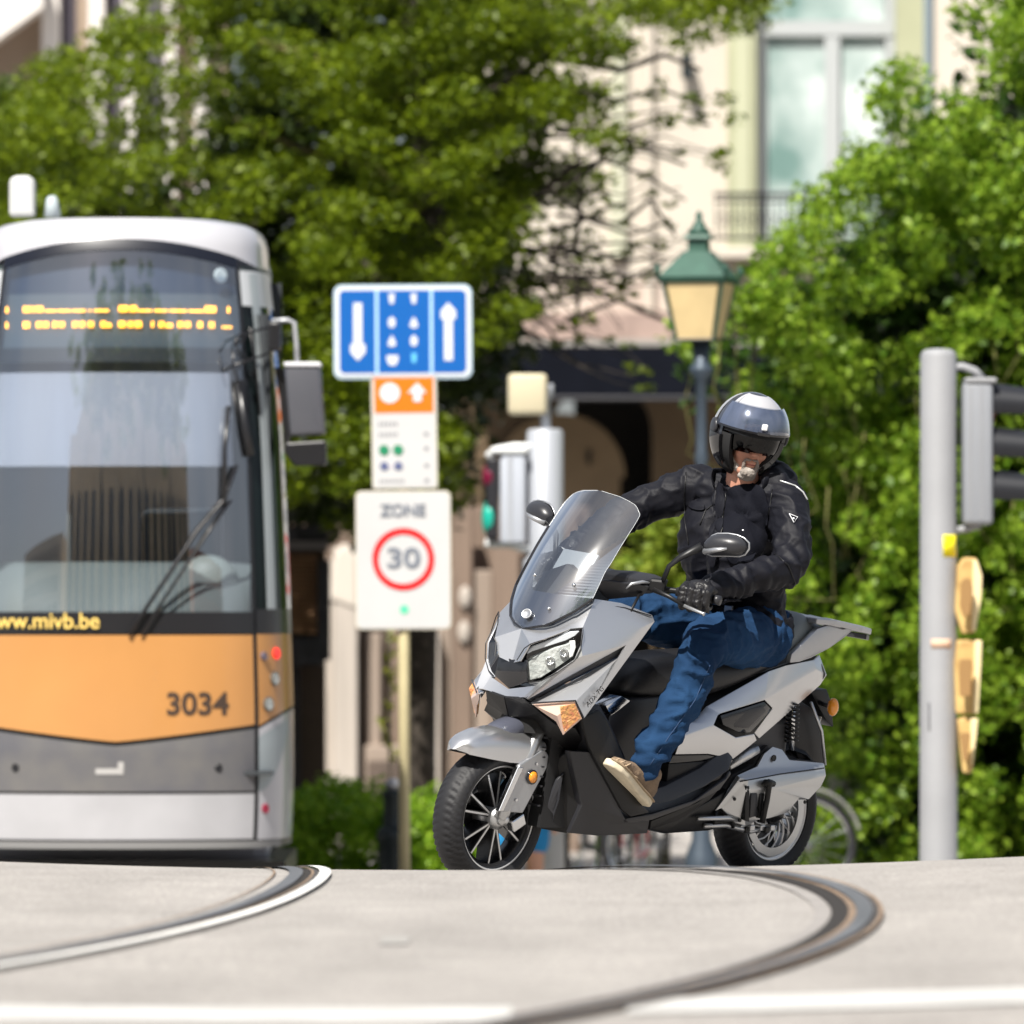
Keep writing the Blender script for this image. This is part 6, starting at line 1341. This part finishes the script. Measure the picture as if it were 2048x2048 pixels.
# ---- bright shrub seen between the rider's arm and body, low hedge on the left
sb = up_from(W(1330, 1500, 47.5)); shb = empty('shrub', sb); tag(shb, 'bright yellow green shrub seen between the windshield and the rider', 'shrub')
r5 = np.random.default_rng(41)
o = leaves('foliage', fill([(1235,1110),(1270,1050),(1330,1010),(1420,1000),(1440,1160),(1420,1260),(1240,1230)], 46, 47.0, 47.9, (.16, .16, .12), 90, r5)-np.array(sb), .075, leafmat('leaf_lime', (.15, .24, .02), (.34, .40, .05), .45), shb, seed=42); tag(o, kind='stuff')
MB().tube([(0, 0, 0), (.02, 0, .9), (-.05, 0, 1.8)], .03, 8).build('stem', bark, shb)
hb_ = up_from(W(680, 1700, 44.5)); hg = empty('hedge', hb_); tag(hg, 'low bright green hedge along the ground between tram and scooter', 'hedge')
r6 = np.random.default_rng(51)
HP = [(380,1760),(430,1715),(500,1690),(560,1600),(600,1578),(680,1570),(760,1590),(770,1640),(800,1600),(850,1575),(900,1590),(960,1620),(1000,1900),(380,1900)]
o = leaves('foliage', fill(HP, 420, 43.9, 45.4, (.13, .15, .10), 95, r6)-np.array(hb_), .045, lfC, hg, seed=52, flat=.6); tag(o, kind='stuff')
# small sapling leaves on the pillars behind the sign
sa = up_from(W(780, 1500, 47)); sp_ = empty('sapling', sa); tag(sp_, 'thin leafy sapling climbing beside the sign pole', 'sapling')
o = leaves('foliage', np.concatenate([clump(r6, W(782+r6.normal()*8, y, 47), (.05, .08, .06), 16) for y in range(1240, 1520, 34)])-np.array(sa), .05, leafmat('leaf_sap', (.14, .17, .01), (.26, .27, .02), .4), sp_, seed=54); tag(o, kind='stuff')
MB().tube([(0, 0, 0), (0, 0, 1.8)], .012, 6).build('stem', bark, sp_)
# ================================================================ buildings behind
stn = mat('cream_render', (.56, .505, .43), .9, var=.06, vscale=1.2, bump=.1, bscale=40)
taup = mat('taupe_stone', (.26, .205, .165), .9, var=.12, vscale=1.5, bump=.15, bscale=30); brn = mat('brown_stone', (.11, .075, .042), .9, var=.15, vscale=1.8)
BY = 72.; S5 = BY/FP; bb0 = up_from(W(1500, 1500, BY)); bd0 = empty('town_house', bb0); tag(bd0, 'cream rendered town house with tall white window, balcony and dark awning', 'building')
def bx_(px): return (px-1024)*S5-bb0.x
def bz_(py): return HC-(py-HZ)*S5-bb0.z
def bbox(name, x0, x1, y0, y1, d0, d1, m, par=bd0, bev=0.): return MB().box(((bx_(x0)+bx_(x1))/2, (d0+d1)/2, (bz_(y0)+bz_(y1))/2), (bx_(x1)-bx_(x0), d1-d0, bz_(y0)-bz_(y1))).build(name, m, par, bev=bev)
zb0 = HZ+(HC-bb0.z)/S5+2
# wall built round its openings
bbox('wall', 880, 1500, -700, 700, .0, .6, stn); bbox('wall', 1870, 2900, -700, 700, .0, .6, stn); bbox('wall', 1500, 1870, 500, 700, .0, .6, stn); bbox('wall', 1500, 1870, -700, -420, .0, .6, stn)
pil = mat('pilaster_green', (.36, .37, .24), .85, var=.08, vscale=2)
bbox('pilaster', 1455, 1512, -700, 520, -.12, .02, pil); bbox('pilaster', 1790, 1846, -700, 520, -.12, .02, pil); bbox('pilaster', 1220, 1252, -700, 520, -.10, .01, mat('pilaster_pale', (.50, .50, .38), .9))
bbox('pilaster_moulding', 1468, 1498, -700, 500, -.15, -.115, mat('moulding_green', (.44, .45, .31), .85))
wfr = mat('window_frame_grey', (.40, .42, .42), .6); wgl = mat('window_glass', (.16, .26, .24), .05, 0., coat=1., var=.5, vscale=1.3, col2=(.70, .76, .74), detail=3)
win = bbox('window', 1512, 1790, -60, 500, .22, .26, wfr)
bbox('window_frame', 1512, 1532, -420, 500, .10, .24, wfr, win); bbox('window_frame', 1772, 1790, -420, 500, .10, .24, wfr, win); bbox('window_frame', 1650, 1680, 66, 500, .09, .24, wfr, win); bbox('window_frame', 1512, 1790, 40, 70, .08, .24, wfr, win)
for a, b, c, d in ((1534,1650,72,498),(1682,1770,72,498),(1534,1770,-400,38)): bbox('pane', a, b, c, d, .17, .19, wgl, win)
for c in win.children: c.matrix_parent_inverse = Matrix()
cor = mat('cornice_pink', (.34, .25, .215), .9, var=.2, vscale=3)
bbox('cornice', 950, 2900, 628, 682, -.32, .01, cor); bbox('cornice_lip', 950, 1640, 682, 702, -.50, -.1, mat('ledge_grey', (.33, .31, .28), .8))
bbox('balcony_slab', 1440, 1900, 600, 628, -.62, -.02, mat('slab_grey', (.14, .12, .11), .8)); bbox('balcony_slab', 1430, 1910, 500, 520, -.6, -.02, stn)
iron = mat('wrought_iron', (.018, .018, .022), .5, .4)
rl = bbox('balcony_railing', 1425, 1900, 392, 400, -.62, -.58, iron); bbox('balcony_railing', 1425, 1900, 480, 486, -.62, -.58, iron, rl); bbox('balcony_railing', 1425, 1900, 408, 412, -.62, -.58, iron, rl)
for k in range(40): x = 1428+12*k; bbox('baluster', x, x+2.6, 396, 484, -.61, -.59, iron, rl)
for k in range(20):
    x = 1440+24*k; MB().tube([(bx_(x)+math.cos(q)*.045, -.6, bz_(445)+math.sin(q)*.06) for q in np.linspace(0, 6.28, 12)], .006, 4).build('baluster', iron, rl)
# rain pipe and small dark fittings on the wall
bbox('wall_lantern', 1362, 1384, 112, 160, -.3, -.1, irn); MB().tube([(bx_(1300), -.08, bz_(-300)), (bx_(1300), -.08, bz_(628))], .04, 8).build('rain_pipe', stn, bd0)
# stains of soot low on the render
bbox('soot_stain', 1000, 1330, 560, 628, -.004, .01, mat('sooty_render', (.42, .33, .28), .95, var=.3, vscale=1.2, col2=(.60, .54, .47)))
# dark awning with its frame and the arcade under it
awn = mat('awning_navy', (.004, .005, .009), .9, var=.2, vscale=3, spec=.1)
aw = empty('awning', bb0); tag(aw, 'dark navy awning stretched above the arcade behind the rider', 'awning')
P = [Vector((bx_(930), -.1, bz_(702))), Vector((bx_(1680), -.1, bz_(702))), Vector((bx_(1680), -1.6, bz_(745))), Vector((bx_(930), -1.6, bz_(745)))]
obj('awning_canvas', P, [(0, 1, 2, 3)], awn, aw, solid=.02); bbox('valance', 930, 1680, 703, 806, -1.62, -1.60, awn, aw); MB().tube([(bx_(930), -1.63, bz_(806)), (bx_(1680), -1.63, bz_(806))], .025, 8).build('awning_bar', iron, aw)
# lower storey: wall with arched openings
def archwall(name, x0, x1, ztop_, arches, d0, d1, m, par):
    """arches: (xc px, half width px, spring py, bottom py)"""
    mb = MB(); xs_ = [x0]; 
    for xc, hw_, sp__, bt in arches:
        mb.box(((bx_(xs_[-1])+bx_(xc-hw_))/2, (d0+d1)/2, (bz_(ztop_)+bz_(zb0))/2), (bx_(xc-hw_)-bx_(xs_[-1]), d1-d0, bz_(ztop_)-bz_(zb0)))
        n = 14; top = []
        for k in range(n):
            a0, a1 = math.pi*k/n, math.pi*(k+1)/n; xa, xb = xc-hw_*math.cos(a0), xc-hw_*math.cos(a1); za, zb_ = sp__-hw_*math.sin(a0), sp__-hw_*math.sin(a1)
            A_ = [Vector((bx_(xa), d0, bz_(za))), Vector((bx_(xb), d0, bz_(zb_))), Vector((bx_(xb), d0, bz_(ztop_))), Vector((bx_(xa), d0, bz_(ztop_)))]; mb.prism(A_, (0, d1-d0, 0))
        xs_.append(xc+hw_)
    mb.box(((bx_(xs_[-1])+bx_(x1))/2, (d0+d1)/2, (bz_(ztop_)+bz_(zb0))/2), (bx_(x1)-bx_(xs_[-1]), d1-d0, bz_(ztop_)-bz_(zb0)))
    return mb.build(name, m, par)
archwall('arcade_wall', 900, 2900, 702, [(1205, 100, 860, 1300), (1620, 90, 900, 1300)], .05, .5, brn, bd0)
bbox('doorway_shade', 1150, 2400, 760, zb0, 1.0, 1.1, mat('interior_shade', (.010, .009, .008), .9))  # near-black sheet standing for the shade inside the arches
MB().prism([Vector((bx_(1120)+math.cos(a)*S5*130, .03, bz_(955)+math.sin(a)*S5*128)) for a in np.linspace(0, math.pi, 20)], (0, -.12, 0)).build('arch_stone', mat('tan_stone', (.17, .118, .066), .9, var=.15, vscale=2), bd0)
bbox('arch_pier', 1112, 1240, 955, zb0, -.09, .03, MATS['tan_stone']); bbox('arch_slot', 1174, 1182, 900, 930, -.13, -.05, MATS['interior_shade'])  # slot is a near-black block, its shade put into the colour
# ---- pillared stone base between tram and scooter
pg = empty('stone_gateway', up_from(W(850, 1500, 60))); tag(pg, 'taupe stone pillars and panels behind the sign pole', 'stone pillars')
pgl = pg.location.copy(); S6 = 60/FP
def gx(px, Y=60): return (px-1024)*Y/FP-pgl.x
def gzz(py, Y=60): return HC-(py-HZ)*Y/FP-pgl.z
def gbox(name, x0, x1, y0, y1, d0, d1, m): return MB().box(((gx(x0)+gx(x1))/2, (d0+d1)/2, (gzz(y0)+gzz(y1))/2), (gx(x1)-gx(x0), d1-d0, gzz(y0)-gzz(y1))).build(name, m, pg, bev=.02)
s_a = mat('stone_warm', (.30, .24, .195), .9, var=.15, vscale=1.6, stretch=(3, 1, .5)); s_b = mat('stone_pale', (.46, .41, .36), .9, var=.12, vscale=1.6, stretch=(3, 1, .5)); s_c = mat('stone_dark', (.10, .075, .06), .9, var=.2, vscale=2, stretch=(3, 1, .5)); s_d = mat('stone_brown', (.20, .145, .11), .9, var=.15, vscale=2, stretch=(3, 1, .5))
gbox('back_wall', 560, 1180, 1010, 1900, .6, .9, s_d)
for x0, x1, y0, y1, d, m in ((588,640,1330,1620,-.15,s_b),(640,668,1120,1700,0,s_b),(668,716,1095,1700,-.22,s_b),(716,730,1200,1700,.3,s_c),(730,762,1265,1700,.05,s_a),(762,775,1240,1700,.3,s_c),(775,800,1250,1700,.1,s_d),(860,880,1260,1700,-.05,s_b),(880,905,1140,1700,.15,s_a),(905,945,1010,1700,.0,s_d),(945,985,1140,1700,.08,s_a),(985,1040,1010,1700,-.05,s_d),(1040,1090,1160,1700,.1,s_a),(1090,1160,1010,1700,.2,s_d)):
    gbox('pillar', x0, x1, y0, y1+250, d, d+.35, m)
gbox('plinth', 725, 860, 1490, 1950, -.05, .5, s_a); gbox('recess_shade', 735, 800, 1520, 1950, -.08, .0, s_c)  # dark block proud of the plinth, recess shade put into its colour
for x, y in ((930, 1195), (928, 1265)): MB().ell((gx(x), -.03, gzz(y)), (.055, .03, .10), 12, 8).build('carved_boss', s_b, pg, smooth=True)
MB().prism([Vector((gx(660), -.24, gzz(1200))), Vector((gx(668), -.24, gzz(1110))), Vector((gx(690), -.24, gzz(1085))), Vector((gx(716), -.24, gzz(1110))), Vector((gx(716), -.24, gzz(1220)))], (0, .3, 0)).build('pillar_head', mat('stone_light', (.60, .54, .47), .9), pg, bev=.03)
# louvred kiosk beside the tram
kk = empty('louvred_kiosk', up_from(W(610, 1500, 52))); tag(kk, 'orange brown louvred kiosk with dark frame beside the tram', 'kiosk'); kl = kk.location.copy()
def kx(px): return (px-1024)*52/FP-kl.x
def kz(py): return HC-(py-HZ)*52/FP-kl.z
def kbox(name, x0, x1, y0, y1, d0, d1, m, bev=0.): return MB().box(((kx(x0)+kx(x1))/2, (d0+d1)/2, (kz(y0)+kz(y1))/2), (kx(x1)-kx(x0), d1-d0, kz(y0)-kz(y1))).build(name, m, kk, bev=bev)
lou = mat('louvre_wood', (.42, .24, .13), .7, var=.12, vscale=5); kd = mat('kiosk_dark', (.035, .034, .04), .6)
kbox('back_panel', 500, 650, 1050, 1800, .12, .2, mat('kiosk_brown', (.10, .07, .05), .8)); kbox('top_beam', 500, 655, 1052, 1082, -.05, .1, kd); kbox('roof_slab', 500, 655, 1082, 1100, -.1, .12, mat('kiosk_grey', (.22, .20, .20), .7)); kbox('side_frame', 636, 660, 1120, 1320, -.1, .12, kd)
for k in range(17):
    y = 1112+9.4*k; o = MB().box(((kx(500)+kx(636))/2, .02, kz(y)), (kx(636)-kx(500), .05, .012), Matrix.Rotation(R(35), 3, 'X')).build('slat', lou, kk)
kbox('lower_beam', 500, 645, 1275, 1330, -.14, .1, kd); kbox('lower_panel', 500, 600, 1330, 1800, .0, .1, mat('kiosk_charcoal', (.05, .045, .045), .8))  # lower panel in one even charcoal colour
# ---- building at the upper left corner
ub = empty('corner_building', up_from(W(60, 1500, 74))); tag(ub, 'taupe building at the upper left corner with pale columns and slanting white gutter', 'building'); ul = ub.location.copy()
def ux(px): return (px-1024)*74/FP-ul.x
def uz(py): return HC-(py-HZ)*74/FP-ul.z
def ubox(name, x0, x1, y0, y1, d0, d1, m): return MB().box(((ux(x0)+ux(x1))/2, (d0+d1)/2, (uz(y0)+uz(y1))/2), (ux(x1)-ux(x0), d1-d0, uz(y0)-uz(y1))).build(name, m, ub)
ubox('wall', -900, 460, -500, zb0+600, .3, .8, mat('taupe_wall', (.30, .235, .18), .9, var=.05, vscale=1)); uw = mat('column_white', (.70, .66, .62), .7)
for x0, x1 in ((84, 118), (178, 208), (246, 272), (330, 352), (390, 412)): ubox('column', x0, x1, -500, zb0+600, -.05, .3, uw)
for x0, x1 in ((118, 146), (212, 240), (280, 322)): ubox('window', x0, x1, -500, 420, .24, .31, mat('window_dusk', (.12, .11, .14), .2))
MB().prism([Vector((ux(-300), -.4, uz(300))), Vector((ux(90), -.4, uz(20))), Vector((ux(90), -.4, uz(-60))), Vector((ux(-300), -.4, uz(180)))], (0, .5, 0)).build('slanting_gutter', uw, ub)
MB().tube([Vector((ux(-20), -.2, uz(262))), Vector((ux(120), -.2, uz(235)))], .012, 5).build('cable', iron, ub)
# wall carrying the vine; near-black colour stands for shade behind the leaves
vw = empty('garden_wall', up_from(W(2000, 1500, 48.6))); tag(vw, 'dark garden wall buried under the climbing vine on the right', 'wall')
wl_ = vw.location.copy(); hz_ = lambda py: HC-(py-HZ)*48.6/FP-wl_.z; hx_ = lambda px: (px-1024)*48.6/FP-wl_.x
MB().prism([Vector((hx_(a), 0, hz_(b))) for a, b in ((1600,2000),(1600,900),(1560,680),(1720,480),(1830,330),(1980,210),(2800,100),(2800,2000))], (0, .5, 0)).build('wall_face', mat('wall_shade_tone', (.018, .022, .014), .95), vw)
# ---- the far side of the square, behind the camera: church front reflected in glass and paint
ch_ = empty('stone_church', (1.0, -34, 0)); tag(ch_, 'ribbed stone church front across the square, behind the viewer', 'church'); cs = mat('church_stone', (.78, .62, .42), .9, var=.12, vscale=.3); cdk = mat('church_glass', (.03, .04, .05), .3)
MB().box((0, 0, 12), (58, 3, 24)).build('front_wall', cs, ch_); MB().prism([(-26, -1.5, 24), (26, -1.5, 24), (14, -1.5, 36), (-14, -1.5, 36)], (0, 3, 0)).build('gable', cs, ch_)
for k in range(17):
    x = -28+3.5*k; MB().box((x, 1.9, 12+.0*k), (.8, 1.0, 24)).build('buttress', cs, ch_)
    if k < 16: MB().prism([Vector((x+1.75+math.cos(a)*.9, 1.52, 16+math.sin(a)*1.4)) for a in np.linspace(0, math.pi, 9)]+[Vector((x+.85, 1.52, 4)), Vector((x+2.65, 1.52, 4))], (0, .06, 0)).build('window', cdk, ch_)
def row(name, label, x0, x1, h, Y, m):
    o = empty(name, ((x0+x1)/2, Y, 0)); tag(o, label, 'building'); MB().box((0, 0, h/2), (x1-x0, 8, h)).build('wall', m, o); n = int((x1-x0)/3)
    for i in range(n):
        for j in range(int(h/3.4)): MB().box((-(x1-x0)/2+1.5+3*i, 4.01, 1.8+3.3*j), (1.2, .04, 1.9)).build('window', cdk, o)
row('town_house', 'pale terrace across the square, left of the church', -70, -32, 14, -40, stn); row('town_house', 'brick terrace across the square, right of the church', 34, 72, 13, -40, mat('red_brick', (.28, .12, .08), .9))

# tall trees on the near side of the square, behind the viewer; they darken the upper reflections
for k, (x, y, zc) in enumerate(((-9, -13, 21), (3, -15, 22), (13, -14, 20))):
    o = empty('plane_tree', (x, y, 0)); tag(o, ('tall tree behind the viewer, left of the church', 'tall tree behind the viewer, in front of the church', 'tall tree behind the viewer, right of the church')[k], 'tree', 'tall trees across the square')
    rr_ = np.random.default_rng(70+k); MB().tube([(0, 0, 0), (.2, 0, 9), (0, .2, 20)], [.4, .3, .12], 10).build('trunk', bark, o, smooth=True)
    q = leaves('crown', np.concatenate([clump(rr_, (rr_.normal()*5, rr_.normal()*2.5, zc+3+rr_.normal()*3), (1.5, 1.5, 1.0), 70) for _ in range(150)]), .55, lfA, o, seed=80+k); tag(q, kind='stuff')
